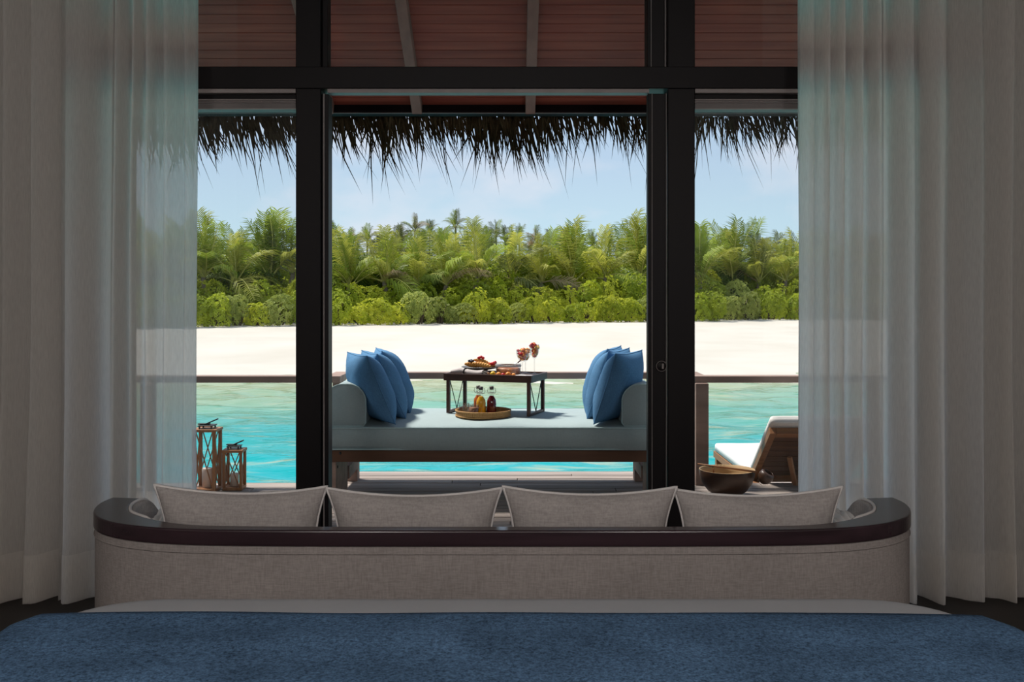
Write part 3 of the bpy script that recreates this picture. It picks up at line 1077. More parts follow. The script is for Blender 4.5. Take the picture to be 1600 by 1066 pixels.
def cushion(name, label, cat, group, w, h, t, mat, pmat_, loc, rot, pinch=0.07, seed=0, pip=0.004):
    m, outl = pillow_parts(w, h, t, pinch, seed)
    o = empty(name, loc, 0, label, cat, group)
    o.rotation_euler = rot
    m.build('cover', mat, o, True, weld=True)
    MB().tube(outl, pip, 6, closed=True).build('piping', pmat_, o, True)
    return o

# ------------------------------------------------------------------ daybed
DX0, DX1, DF, DB = -1.085, 0.875, 5.92, 6.88
DZ0, DZ1 = pz(705, DF), pz(668, DF)
cx = (DX0 + DX1) / 2
db = empty('daybed', (cx, DF, 0), 0, 'outdoor daybed with pale blue-green mattress on brown timber frame', 'daybed')
hw = (DX1 - DX0) / 2
boxo('front_rail', M_brownw, -hw, hw, 0.015, 0.055, pz(723, DF), DZ0, db, 0.003)
boxo('back_rail', M_brownw, -hw, hw, DB - DF - 0.05, DB - DF - 0.01, pz(723, DF), DZ0, db, 0.003)
for k in range(11):
    x = -hw + 0.06 + k * (2 * hw - 0.12) / 10
    boxo('slat', M_brownw, x - 0.04, x + 0.04, 0.057, DB - DF - 0.052, DZ0 - 0.022, DZ0 - 0.002, db)
for s in (-1, 1):
    x0, x1 = sorted((s * hw, s * (hw - 0.045)))
    boxo('side_rail', M_brownw, x0, x1, 0.057, DB - DF - 0.052, pz(723, DF), DZ0 - 0.023, db, 0.003)
    xa, xb = sorted((s * hw, s * (hw - 0.062)))
    lg = boxo('leg', M_rail, xa, xb, 0.03, 0.46, 0.0, pz(723, DF) - 0.001, db, 0.003)
    xi = s * (hw - 0.0625)
    for yy, zz in ((0.08, 0.22), (0.08, 0.05), (0.40, 0.22)):
        MB().lathe([(0.0, 0.0), (0.009, 0.0), (0.009, 0.004), (0.0, 0.004)], 10).build('bolt', M_iron, lg, True, loc=(xi, yy, zz), rot=(0, -s * PI / 2, 0))
    xa, xb = sorted((s * (hw + 0.0), s * (hw - 0.07)))
    boxo('leg', M_rail, xa, xb, DB - DF - 0.16, DB - DF - 0.06, 0.0, pz(723, DF) - 0.001, db, 0.003)
    boxo('brace', M_rail, xa, xb, 0.46, DB - DF - 0.16, 0.08, 0.16, db, 0.003)
for x in (-hw + 0.035, -hw + 0.09, hw - 0.035):
    MB().lathe([(0.0, 0.0), (0.008, 0.0), (0.008, 0.004), (0.0, 0.004)], 10).build('bolt', M_iron, db, True, loc=(x, 0.0145, pz(709, DF)), rot=(PI / 2, 0, 0))
# mattress: rounded box with soft crown
def soft_box(w, d, z0, z1, r, crown=0.0, nx=60, ny=26, seed=0, wr=0.0):
    m = MB()
    prof = [(0.0, z0 + r * 0.4), (0.0, z1 - r)] + [(r * (1 - math.cos(a)), z1 - r + r * math.sin(a)) for a in (0.4, 0.8, 1.2, PI / 2)]
    xs = [-w / 2 + r + (w - 2 * r) * i / (nx - 1) for i in range(nx)]
    ys = [r + (d - 2 * r) * j / (ny - 1) for j in range(ny)]
    def topz(x, y):
        u, v = 2 * x / w, 2 * y / d - 1
        return crown * (1 - u ** 6) * (1 - abs(v) ** 3) + wr * noise.noise(Vector((x * 4, y * 4, seed))) * (1 - u ** 8)
    m.grid(nx, ny, lambda i, j: (xs[i], ys[j], z1 + topz(xs[i], ys[j])))
    per = [(xs[i], ys[0], 0, -1) for i in range(nx)] + [(xs[-1], ys[j], 1, 0) for j in range(ny)] + \
          [(xs[i], ys[-1], 0, 1) for i in range(nx - 1, -1, -1)] + [(xs[0], ys[j], -1, 0) for j in range(ny - 1, -1, -1)]
    # corner handling: duplicated corner points get the diagonal between them
    def ring(p, q):
        x, y, ax, ay = p
        off = r - q[0]
        z = q[1] + (topz(x, y) if q[1] > z1 - r * 0.5 else 0)
        bul = 0.006 * math.sin(x * 5.0 + seed) if q[1] < z1 - r * 0.5 else 0
        return (x + ax * off, y + ay * off + ay * bul, z)
    n = len(per)
    vs = [ring(p, q) for p in per for q in prof]
    k = len(prof)
    fs = []
    for i in range(n):
        i2 = (i + 1) % n
        for j in range(k - 1):
            fs.append((i * k + j, i2 * k + j, i2 * k + j + 1, i * k + j + 1))
    bot = [i * k for i in range(n)]
    m.add(vs, fs + [tuple(bot[::-1])])
    return m
sb = soft_box(2 * hw - 0.004, DB - DF, DZ0 - 0.004, DZ1, 0.02, 0.022, wr=0.006, seed=3)
mt = sb.build('mattress', M_mat, db, True, weld=True)
def rect_pip(w, d, z, r=0.02, ins=0.004):
    p = []
    for (sx, sy) in ((-1, -1), (1, -1), (1, 1), (-1, 1)):
        a0 = {(-1, -1): PI, (1, -1): 1.5 * PI, (1, 1): 0, (-1, 1): 0.5 * PI}[(sx, sy)]
        for k in range(4):
            a = a0 + k / 3 * PI / 2
            p.append((sx * (w / 2 - r) + (r - ins) * math.cos(a), d / 2 + sy * (d / 2 - r) + (r - ins) * math.sin(a), z))
    return p
MB().tube(rect_pip(2 * hw, DB - DF, DZ1 - 0.004, 0.02, 0.001), 0.0045, 6, closed=True).build('piping', M_piping_day, mt, True)
MB().tube(rect_pip(2 * hw, DB - DF, DZ0 + 0.010, 0.02, 0.001), 0.004, 6, closed=True).build('piping', M_piping_day, mt, True)

# bolsters: D-shaped ends
def bolster(label, x0, x1, y0, y1, z0, z1, loc):
    o = empty('bolster', loc, 0, label, 'bolster', 'daybed bolsters')
    w, h = x1 - x0, z1 - z0
    prof = []
    r = w * 0.42
    for k in range(5): prof.append((-w / 2 + 0.02 * (1 - math.sin(k / 4 * PI / 2)), 0.02 * (1 - math.cos(k / 4 * PI / 2))))
    prof = [(-w / 2 + 0.015, 0.0), (-w / 2, 0.02)]
    for k in range(11):
        a = PI - k / 10 * PI / 2
        prof.append((-w / 2 + r + r * math.cos(a), h - r + r * math.sin(a)))
    for k in range(11):
        a = PI / 2 - k / 10 * PI / 2
        prof.append((w / 2 - r + r * math.cos(a), h - r + r * math.sin(a)))
    prof += [(w / 2, 0.02), (w / 2 - 0.015, 0.0)]
    n = len(prof)
    L = y1 - y0
    secs = [(0.0, 0.955), (0.004, 0.985), (0.012, 1.0), (L / 2, 1.0), (L - 0.012, 1.0), (L - 0.004, 0.985), (L, 0.955)]
    m = MB()
    vs = [(p[0] * s, y, h / 2 + (p[1] - h / 2) * s) for y, s in secs for p in prof]
    fs = []
    for i in range(len(secs) - 1):
        for k in range(n):
            k2 = (k + 1) % n
            fs.append((i * n + k, i * n + k2, (i + 1) * n + k2, (i + 1) * n + k))
    fs.append(tuple(range(n))[::-1])
    fs.append(tuple((len(secs) - 1) * n + k for k in range(n)))
    m.add(vs, fs)
    b = m.build('cover', M_mat, o, True, weld=True)
    b.modifiers.new('n', 'EDGE_SPLIT').split_angle = math.radians(50)
    for y in (0.004, L - 0.004):
        MB().tube([(p[0], y, p[1]) for p in prof], 0.0045, 6, closed=True).build('piping', M_piping_day, o, True)
bz = DZ1 + 0.003
bolster('pale blue-green bolster at the left end of the daybed', -0.1175, 0.1175, 0, 0.90, 0, 0.243, (DX0 + 0.1185, DF + 0.02, bz))
bolster('pale blue-green bolster at the right end of the daybed', -0.1175, 0.1175, 0, 0.90, 0, 0.243, (DX1 - 0.1185, DF + 0.02, bz))

# blue cushions: local z up, local y = face normal
def daycush(label, x, y, yaw, lean, s, seed, size=0.435):
    o = cushion('throw_cushion', label, 'cushion', 'blue daybed cushions', size, size, 0.21, M_blue, M_blue, (x, y, bz + 0.012), (0, 0, 0), 0.06, seed, 0.003)
    R = Matrix.Rotation(yaw, 4, 'Z') @ Matrix.Rotation(lean, 4, 'X')
    o.rotation_euler = R.to_euler()
    return o
Z9 = -PI / 2
# left trio: normal towards +x and away from the camera; top leans to -x
daycush('blue cushion nearest the camera in the left trio', -0.765, 6.14, Z9 + 0.42, 0.40, -1, 1)
daycush('middle blue cushion of the left trio', -0.715, 6.38, Z9 + 0.36, 0.42, -1, 2)
daycush('farthest blue cushion of the left trio, standing apart', -0.685, 6.64, Z9 + 0.22, 0.42, -1, 3)
daycush('blue cushion nearest the camera in the right trio', 0.575, 6.14, -Z9 - 0.48, 0.32, 1, 4)
daycush('middle blue cushion of the right trio', 0.535, 6.36, -Z9 - 0.40, 0.32, 1, 5)
daycush('farthest blue cushion of the right trio', 0.525, 6.60, -Z9 - 0.30, 0.32, 1, 6)

# ------------------------------------------------------------------ breakfast table on the daybed
TZ = DZ1 + 0.024
FL, FR, RR = Vector((-0.413, 6.42)), Vector((0.105, 6.235)), Vector((0.232, 6.50))
ang = math.atan2((FR - FL).y, (FR - FL).x)
TL, TD, THh = 0.555, 0.295, 0.245
tb = empty('tray_table', (FL.x, FL.y, TZ), ang, 'dark wood folding breakfast table with crossed wire ends', 'table')
boxo('top', M_darkw, 0.0, TL, 0.0, TD, THh - 0.022, THh - 0.010, tb)
def rim(x0, x1, y0, y1):
    return boxo('rim', M_darkw, x0, x1, y0, y1, THh - 0.040, THh + 0.004, tb, 0.002)
rim(-0.012, TL + 0.012, -0.014, -0.001)
rim(-0.012, TL + 0.012, TD + 0.001, TD + 0.014)
rim(-0.013, -0.001, 0, TD)
rim(TL + 0.001, TL + 0.013, 0, TD)
for x in (0.0, TL):
    for y in (0.0, TD):
        xx = x + (0.011 if x == 0 else -0.011)
        yy = y + (0.011 if y == 0 else -0.011)
        boxo('leg', M_darkw, xx - 0.011, xx + 0.011, yy - 0.010, yy + 0.010, 0, THh - 0.023, tb, 0.002)
    xx = x + (0.011 if x == 0 else -0.011)
    boxo('stretcher', M_darkw, xx - 0.009, xx + 0.009, 0.022, TD - 0.022, 0, 0.016, tb, 0.002)
    for a, b in (((0.035, THh - 0.04), (TD / 2, 0.016)), ((TD - 0.035, THh - 0.04), (TD / 2, 0.016)), ((0.035, THh - 0.04), (0.024, 0.02)), ((TD - 0.035, THh - 0.04), (TD - 0.024, 0.02))):
        MB().tube([(xx, a[0], a[1]), (xx, b[0], b[1])], 0.003, 6).build('wire', M_iron, tb, True)
TT = TZ + THh - 0.009
def onT(u, v, dz=0.0):
    c, s = math.cos(ang), math.sin(ang)
    return (FL.x + u * c - v * s, FL.y + u * s + v * c, TT + dz)

M_plate = pmat('stoneware', (0.10, 0.085, 0.075), 0.4, 0.4, 0.2, 12)
M_pastry = pmat('golden_pastry', (0.55, 0.23, 0.05), 0.6, 0.2, scale=40, col2=(0.72, 0.40, 0.12))
M_berry = pmat('red_berry', (0.60, 0.03, 0.03), 0.25, 0.5, 0.3, 30)
M_dkberry = pmat('dark_berry', (0.02, 0.018, 0.04), 0.35, 0.5, 0.3, 30)
M_orange = pmat('orange_fruit', (0.85, 0.24, 0.04), 0.4, 0.4, scale=25, col2=(0.90, 0.40, 0.06))
M_yellow = pmat('yellow_fruit', (0.80, 0.50, 0.03), 0.4, 0.4, 0.15, 25)
M_napkin = clothmat('grey_napkin', (0.50, 0.45, 0.44), 400, 0.10)
M_fringe = clothmat('napkin_fringe', (0.20, 0.18, 0.17), 400, 0.3)
M_redjam = pmat('preserve', (0.28, 0.06, 0.03), 0.35, 0.4, scale=35, col2=(0.50, 0.20, 0.05))
M_silver = pmat('cutlery_steel', (0.5, 0.5, 0.5), 0.25, 0.5, 0.05, 20, metal=0.9)
M_juice_y = pmat('mango_juice', (0.85, 0.42, 0.005), 0.25, 0.4, 0.06, 10)
M_juice_o = pmat('carrot_juice', (0.55, 0.12, 0.005), 0.25, 0.4, 0.06, 10)
M_juice_r = pmat('berry_juice', (0.12, 0.003, 0.008), 0.2, 0.4, 0.1, 10)
M_granola = pmat('granola', (0.34, 0.19, 0.13), 0.8, 0.2, scale=60, col2=(0.20, 0.085, 0.05))
M_cap = pmat('bottle_cap', (0.10, 0.085, 0.08), 0.35, 0.4, 0.1, 10)

pl = MB().lathe([(0.0, 0.0), (0.045, 0.0), (0.047, 0.004), (0.038, 0.012), (0.045, 0.026), (0.085, 0.034), (0.122, 0.044), (0.124, 0.046), (0.120, 0.048), (0.080, 0.039), (0.0, 0.034)], 40)
P0 = onT(0.170, 0.160, 0.001)
plo = pl.build('plate', M_plate, None, True, loc=P0)
tag(plo, 'dark round plate carrying pastries on the breakfast table', 'plate')
def pastry(dx, dy, dz, s, rz, lab):
    m = MB()
    n = 9
    for k in range(n - 1):
        t = (k + 0.5) / (n - 1) * 2 - 1
        rr = s * (0.36 - 0.22 * t * t)
        m.blob((t * s, -0.25 * s * t * t, 0), rr, 8, (0.75, 1, 0.85))
    o = m.build('pastry', M_pastry, None, True, loc=(P0[0] + dx, P0[1] + dy, P0[2] + dz), rot=(0, 0.15, rz))
    return tag(o, lab, 'pastry', 'pastries on the plate')
pastry(-0.050, 0.0, 0.058, 0.058, 0.3, 'golden pastry at the left side of the plate under dark berries')
pastry(0.010, -0.03, 0.060, 0.062, -0.2, 'golden pastry in the middle of the plate under red berries')
pastry(0.050, 0.02, 0.058, 0.056, 0.9, 'golden pastry toward the right rim of the plate')
pastry(0.0, 0.0, 0.084, 0.045, 0.1, 'topmost golden pastry of the heap on the plate')
def berries(mat, dx, dy, dz, n, s, lab):
    m = MB()
    for k in range(n):
        a = 2.4 * k
        m.blob((0.6 * s * math.sqrt(k) * math.cos(a) * 1.3, 0.6 * s * math.sqrt(k) * math.sin(a), rnd.uniform(0, s)), s, 8)
    o = m.build('berry_cluster', mat, None, True, loc=(P0[0] + dx, P0[1] + dy, P0[2] + dz))
    return tag(o, lab, 'berries', 'berries on the pastries')
berries(M_berry, 0.002, -0.004, 0.100, 6, 0.0095, 'red berry cluster crowning the heap of pastries')
berries(M_dkberry, -0.060, -0.006, 0.079, 6, 0.0085, 'dark berry cluster on the left pastry')
berries(M_berry, 0.082, -0.012, 0.062, 5, 0.0115, 'red berry cluster at the right rim of the plate')

# rolled napkin with dark tie and fringed end
nk = empty('napkin', onT(0.018, 0.050, 0.021), ang - 0.06, 'rolled pale grey napkin with dark tie in front of the plate', 'napkin')
m = MB()
m.grid(16, 14, lambda i, j: ((i / 15) * 0.165, 0.026 * (1 - 0.35 * math.exp(-((i / 15 - 0.42) / 0.10) ** 2)) * math.cos(2 * PI * j / 13) * (0.6 + 0.4 * min(1, i / 4)),
                             0.013 * (1 - 0.25 * math.exp(-((i / 15 - 0.42) / 0.10) ** 2)) * math.sin(2 * PI * j / 13) * (0.55 + 0.45 * min(1, i / 4)) + 0.004 * math.sin(i * 0.4)))
m.build('roll', M_napkin, nk, True)
nk.scale = (1.35, 1.35, 1.5)
MB().tube([(0.069, 0.0195 * math.cos(2 * PI * k / 16), 0.0125 * math.sin(2 * PI * k / 16) + 0.002) for k in range(16)], 0.0028, 6, closed=True).build('tie', M_iron, nk, True)
m = MB()
for k in range(26):
    y = rnd.uniform(-0.024, 0.024)
    z = rnd.uniform(-0.008, 0.008)
    m.tube([(0.16, y, z), (0.178, y + rnd.uniform(-.006, .006), z - 0.004), (0.195, y + rnd.uniform(-.01, .01), -0.011)], 0.0018, 4)
tag(m.build('fringe', M_fringe, nk, True), kind='stuff')

# low glass jar with preserve and a knife
jl = onT(0.360, 0.15, 0.001)
jr = empty('glass_jar', jl, 0, 'low wide glass jar of fruit preserve on the breakfast table', 'jar')
MB().lathe([(0.0, 0.0), (0.076, 0.0), (0.080, 0.004), (0.080, 0.046), (0.078, 0.050), (0.081, 0.053), (0.081, 0.070), (0.0775, 0.070), (0.076, 0.052), (0.077, 0.006), (0.0, 0.004)], 40).build('glass', M_tglass, jr, True)
MB().lathe([(0.0, 0.005), (0.074, 0.005), (0.075, 0.008), (0.075, 0.042), (0.06, 0.047), (0.0, 0.044)], 34).build('preserve', M_redjam, jr, True)
MB().lathe([(0.080, 0.053), (0.0825, 0.055), (0.0825, 0.060), (0.080, 0.062)], 40).build('rim_band', M_alu, jr, True)
kn = empty('knife', onT(0.385, 0.15, 0.050), ang + 0.35, 'dark-handled knife leaning out of the preserve jar', 'knife')
MB().bar((0.0, 0, 0.0), (0.038, 0, 0.030), 0.009, 0.002).build('blade', M_silver, kn)
MB().tube([(0.036, 0, 0.028), (0.055, 0, 0.044), (0.066, 0, 0.052)], [0.0035, 0.0045, 0.004], 8).build('handle', M_darkw, kn, True)
# small fruits along the front rim
fl = [('yellow', M_yellow, 0.235, 0.030, 0.0155, 'round yellow fruit nearest the napkin fringe'), ('dark', M_granola, 0.268, 0.034, 0.0125, 'brown dried fruit between two yellow fruits'),
      ('yellow', M_yellow, 0.304, 0.026, 0.0165, 'plump yellow fruit in front of the preserve jar, left'), ('orange', M_orange, 0.340, 0.030, 0.0145, 'orange fruit in front of the middle of the jar'),
      ('dark', M_berry, 0.370, 0.028, 0.0115, 'small dark red fruit right of the orange fruit'), ('yellow', M_orange, 0.402, 0.032, 0.0155, 'yellow-orange fruit at the right end of the fruit line'),
      ('orange', M_orange, 0.436, 0.036, 0.0120, 'last small orange fruit near the goblets')]
for nm, mt_, u, v, rr, lab in fl:
    m = MB()
    m.blob((0, 0, rr * 0.92), rr, 12, (1.15, 1, 0.92))
    o = m.build('fruit', mt_, None, True, loc=onT(u, v, 0.001), rot=(0, 0, rnd.uniform(0, 3)))
    tag(o, lab, 'fruit', 'fruit along the front of the table')
    MB().tube([(0, 0, rr * 1.75), (0.001, 0, rr * 1.84 + 0.003)], 0.0012, 5).build('stalk', M_stem, o)
# white folded napkin under the goblets
o = soft_box(0.11, 0.10, 0, 0.006, 0.003, 0.002, 12, 10, 9, 0.002).build('folded_napkin', M_white, None, True, weld=True)
o.location = onT(0.487, 0.02, 0.001)
o.rotation_euler = (0, 0, ang)
tag(o, 'white folded napkin under the goblets', 'napkin')
# goblets of fruit salad
M_fs = [M_orange, M_berry, M_yellow, M_pastry]
def goblet(u, v, H, R, lab, seed, tall=False):
    b = onT(u, v, 0.0085)
    g = empty('goblet', b, 0, lab, 'glass', 'stemmed glasses of fruit')
    MB().lathe([(0.0, 0.0), (0.030, 0.0), (0.031, 0.002), (0.012, 0.004), (0.004, 0.007), (0.0, 0.007)], 28).build('foot', M_tglass, g, True)
    MB().tube([(0, 0, 0.004), (0, 0, H * 0.5)], 0.0032, 8).build('stem', M_tglass, g, True)
    zb = H * 0.5
    hb = H - zb
    prof = [(0.003, zb), (R * 0.35, zb + hb * 0.08), (R * 0.78, zb + hb * 0.35), (R, zb + hb * 0.72), (R * 0.97, zb + hb)]
    MB().lathe(prof + [(a - 0.0015, z) for a, z in prof[::-1] if a > 0.005], 28).build('bowl', M_tglass, g, True)
    r = random.Random(seed)
    fs = empty('fruit_salad', (b[0], b[1], b[2] + zb), 0, 'cut orange and red fruit filling the ' + lab.split(' of ')[0], 'fruit', 'fruit in the glasses', 'stuff')
    for mi, mt_ in enumerate(M_fs[:3]):
        m = MB()
        for k in range((20, 13, 4)[mi]):
            t = r.random()
            z = hb * (0.2 + 0.8 * t)
            rad = R * 0.72 * min(1, 0.15 + t * 1.5) * math.sqrt(r.random())
            a = r.uniform(0, 6.28)
            m.blob((rad * math.cos(a), rad * math.sin(a), z + r.uniform(0, 0.004)), r.uniform(0.008, 0.0125), 6, (1.2, 0.9, 1), 0.1)
        m.build('fruit_piece', mt_, fs, True)
goblet(0.452, 0.215, 0.150, 0.037, 'left rear goblet of fruit salad on the table', 3)
goblet(0.480, 0.075, 0.158, 0.038, 'front goblet of fruit salad on the table', 4)
goblet(0.522, 0.185, 0.185, 0.031, 'tall right goblet of fruit salad on the table', 5)

# ------------------------------------------------------------------ round wicker tray with bottles and tumblers
trc = (px(755, 6.28), 6.275)
TRR = 0.168
wt = empty('wicker_tray', (trc[0], trc[1], TZ - 0.001), 0, 'round woven wicker tray on the daybed', 'tray')
MB().lathe([(0.0, 0.0), (TRR - 0.006, 0.0), (TRR - 0.004, 0.008), (0.0, 0.008)], 48).build('base', M_wicker, wt, True)
me_st = MB().box(-0.0065, 0.0065, -0.004, 0.004, 0.0, 0.036).mesh('stave', M_wicker)
for k in range(70):
    a = 2 * PI * k / 70
    link_mesh('stave', me_st, wt, ((TRR - 0.004) * math.cos(a), (TRR - 0.004) * math.sin(a), 0.001), (0, 0, a + PI / 2))
for z, rr in ((0.006, 0.0045), (0.036, 0.005)):
    MB().tube([(TRR * math.cos(2 * PI * k / 56), TRR * math.sin(2 * PI * k / 56), z) for k in range(56)], rr, 6, closed=True).build('band', M_wicker, wt, True)
def bottle(dx, dy, mat, lab):
    loc = (trc[0] + dx, trc[1] + dy, TZ + 0.0082)
    b = empty('swing_top_bottle', loc, 0, lab, 'bottle', 'juice bottles on the wicker tray')
    b.scale = (1.1, 1.1, 1.17)
    MB().lathe([(0.0, 0.0), (0.024, 0.0), (0.027, 0.004), (0.027, 0.068), (0.024, 0.082), (0.014, 0.097), (0.012, 0.104), (0.012, 0.126), (0.014, 0.128), (0.014, 0.134), (0.010, 0.134)], 24).build('glass', M_tglass, b, True)
    MB().lathe([(0.0, 0.003), (0.022, 0.003), (0.0255, 0.006), (0.0255, 0.067), (0.0232, 0.081), (0.0132, 0.0965), (0.011, 0.100), (0.0, 0.100)], 24).build('juice', mat, b, True)
    MB().lathe([(0.0, 0.133), (0.011, 0.133), (0.012, 0.138), (0.012, 0.147), (0.009, 0.150), (0.0, 0.150)], 18).build('stopper', M_cap, b, True)
    m = MB()
    for s in (-1, 1):
        m.tube([(s * 0.013, 0, 0.142), (s * 0.020, 0, 0.140), (s * 0.023, 0, 0.125), (s * 0.018, -0.004, 0.112), (s * 0.013, 0, 0.115)], 0.0013, 5)
    m.tube([(0.0145 * math.cos(2 * PI * k / 16), 0.0145 * math.sin(2 * PI * k / 16), 0.116) for k in range(16)], 0.0011, 5, closed=True)
    m.build('wire_bail', M_alu, b, True)
bottle(-0.012, -0.055, M_juice_y, 'swing-top bottle of bright yellow juice on the wicker tray')
bottle(-0.030, 0.015, M_juice_o, 'swing-top bottle of orange juice behind the yellow one')
bottle(0.052, -0.030, M_juice_r, 'swing-top bottle of dark red juice on the wicker tray')
def tumbler(dx, dy, fill, lab):
    loc = (trc[0] + dx, trc[1] + dy, TZ + 0.0082)
    b = empty('tumbler', loc, 0, lab, 'glass', 'tumblers on the wicker tray')
    b.scale = (1.1, 1.1, 1.25)
    MB().lathe([(0.0, 0.0), (0.024, 0.0), (0.027, 0.004), (0.030, 0.056), (0.0285, 0.056), (0.0255, 0.007), (0.0, 0.006)], 24).build('glass', M_tglass, b, True)
    if fill: MB().lathe([(0.0, 0.008), (0.024, 0.008), (0.0275, 0.044), (0.0, 0.047)], 20).build('granola', M_granola, b, True)
    MB().tube([(0.029, 0, 0.046), (0.042, 0, 0.042), (0.042, 0, 0.022), (0.028, 0, 0.016)], 0.003, 6).build('handle', M_tglass, b, True)
tumbler(-0.118, 0.010, False, 'empty glass cup at the left rim of the wicker tray')
tumbler(-0.090, -0.060, False, 'clear glass cup in front, left of the granola cup')
tumbler(-0.055, -0.105, True, 'glass cup filled with brown granola on the tray')

# ------------------------------------------------------------------ lanterns
def lantern(label, loc, rz, w, h, canh):
    o = empty('lantern', loc, rz, label, 'lantern', 'wooden lanterns on the deck')
    p = 0.020 if h > 0.35 else 0.017
    boxo('base', M_lantern, -w / 2, w / 2, -w / 2, w / 2, 0.0, 0.018, o, 0.002)
    boxo('top', M_lantern, -w / 2 - 0.004, w / 2 + 0.004, -w / 2 - 0.004, w / 2 + 0.004, h - 0.016, h, o, 0.002)
    for sx in (-1, 1):
        for sy in (-1, 1):
            cxx, cyy = sx * (w / 2 - p / 2), sy * (w / 2 - p / 2)
            boxo('corner_post', M_lantern, cxx - p / 2, cxx + p / 2, cyy - p / 2, cyy + p / 2, 0.018, h - 0.016, o, 0.001)
    a = w / 2 - p
    for k in range(4):
        M = Matrix.Rotation(k * PI / 2, 4, 'Z')
        yy = -w / 2 + p / 2
        for s in (-1, 1):
            q = MB().bar((-s * a, yy - 0.003 * s, 0.018), (s * a, yy - 0.003 * s, h - 0.016), 0.005, 0.009, (0, 1, 0))
            q.v = [tuple(M @ Vector(v)) for v in q.v]
            q.build('cross_brace', M_lantern, o)
    g = MB()
    boxo('roof_plate', M_iron, -w * 0.33, w * 0.33, -w * 0.33, w * 0.33, h + 0.016, h + 0.022, o, 0.001)
    for sx in (-1, 1):
        for sy in (-1, 1):
            boxo('stub', M_iron, sx * w * 0.26 - 0.004, sx * w * 0.26 + 0.004, sy * w * 0.26 - 0.004, sy * w * 0.26 + 0.004, h, h + 0.016, o)
    hd = MB().bar((-w * 0.10, 0, h + 0.024), (w * 0.46, 0, h + 0.024 + w * 0.24), 0.028, 0.008)
    hd.bar((-w * 0.40, 0, h + 0.027), (w * 0.12, 0, h + 0.027), 0.030, 0.007)
    hd.build('handle', M_iron, o, bevel=0.002)
    c = MB().lathe([(0.0, 0.0), (w * 0.22, 0.0), (w * 0.22, canh - 0.004), (w * 0.20, canh), (w * 0.05, canh - 0.004), (0.0, canh - 0.004)], 24).build('candle', M_candle, None, True)
    c.location = (loc[0], loc[1], loc[2] + 0.0185)
    tag(c, 'white pillar candle inside the ' + ('taller' if h > 0.35 else 'smaller') + ' lantern', 'candle', 'candles in the lanterns')
    MB().tube([(0, 0, canh - 0.004), (0.001, 0, canh + 0.01)], 0.0012, 5).build('wick', M_iron, c)
DT = 6.42
lantern('taller wooden lantern with crossed sides, half behind the curtain', (px(324, DT), DT, 0.003), -0.02, 0.145, pz(670, DT) - 0.0, 0.12)
lantern('smaller wooden lantern with crossed sides on the deck', (px(365, 6.44), 6.46, 0.003), 0.02, 0.122, pz(703, 6.44), 0.08)

# ------------------------------------------------------------------ wooden bowl and scoop
BL = (px(1137, 6.22), 6.24)
bw = empty('wooden_bowl', (BL[0], BL[1], 0.002), 0, 'large dark wooden foot bowl on the deck by the right post', 'bowl')
out = [(0.0, 0.0), (0.062, 0.0), (0.075, 0.004), (0.118, 0.035), (0.150, 0.080), (0.165, 0.125), (0.169, 0.158), (0.168, 0.163)]
MB().lathe(out, 48).build('shell', M_bowl, bw, True)
MB().lathe([(0.168, 0.163), (0.162, 0.163), (0.157, 0.125), (0.140, 0.080), (0.108, 0.040), (0.06, 0.016), (0.0, 0.014)], 48).build('inner', M_bowlin, bw, True)
sc = empty('ladle', (BL[0], BL[1], 0.17), 0, 'coconut-shell ladle lying across the wooden bowl', 'ladle')
MB().tube([(-0.185, -0.03, 0.032), (-0.05, -0.06, 0.018), (0.155, -0.105, -0.004)], [0.0045, 0.0055, 0.0065], 8).build('handle', M_teak, sc, True)
MB().tube([(-0.095, -0.05, 0.018), (-0.09, -0.055, -0.03)], 0.005, 6).build('peg', M_teak, sc, True)
m = MB().lathe([(0.0, -0.047), (0.02, -0.044), (0.038, -0.028), (0.046, 0.0), (0.042, 0.022), (0.030, 0.034), (0.028, 0.031), (0.039, 0.020), (0.042, 0.0), (0.034, -0.026), (0.0, -0.042)], 24)
m.build('scoop', M_bowl, sc, True, loc=(0.208, -0.115, -0.030), rot=(0.3, 0.5, 0))

# ------------------------------------------------------------------ sun lounger on the lower deck
LX0 = 1.602
lg = empty('sun_lounger', (LX0, 6.9, -0.30), 0, 'teak sun lounger with white pads facing the sea', 'sun lounger')
LW = 0.66
ZP = 0.345         # seat pad top
boxo('side_rail', M_teak, 0.0, 0.045, -0.62, 1.25, ZP - 0.115, ZP - 0.065, lg, 0.004)
boxo('side_rail', M_teak, LW - 0.045, LW, -0.62, 1.25, ZP - 0.115, ZP - 0.065, lg, 0.004)
boxo('end_rail', M_teak, 0.046, LW - 0.046, 1.20, 1.24, ZP - 0.115, ZP - 0.067, lg, 0.003)
boxo('end_rail', M_teak, 0.046, LW - 0.046, -0.61, -0.57, ZP - 0.115, ZP - 0.067, lg, 0.003)
for k in range(9):
    boxo('seat_slat', M_teak, 0.046, LW - 0.046, 0.02 + k * 0.13, 0.10 + k * 0.13, ZP - 0.085, ZP - 0.067, lg)
for x in (0.003, LW - 0.053):
    for y in (-0.56, 1.14):
        boxo('leg', M_teak, x, x + 0.05, y, y + 0.06, 0.003, ZP - 0.116, lg, 0.004)
soft_box(LW - 0.01, 1.22, ZP - 0.066, ZP, 0.02, 0.006, 20, 30, 4, 0.003).build('seat_pad', M_white, lg, True, weld=True, loc=(LW / 2, 0.01, 0))
# reclining back: hinged at y=0, leaning towards the camera
LB = 0.66
ab = math.atan2(0.39, 0.53)
Mb = Matrix.Translation((0, 0.0, ZP - 0.055)) @ Matrix.Rotation(PI - ab, 4, 'X') @ Matrix.Scale(-1, 4, (0, 0, 1))
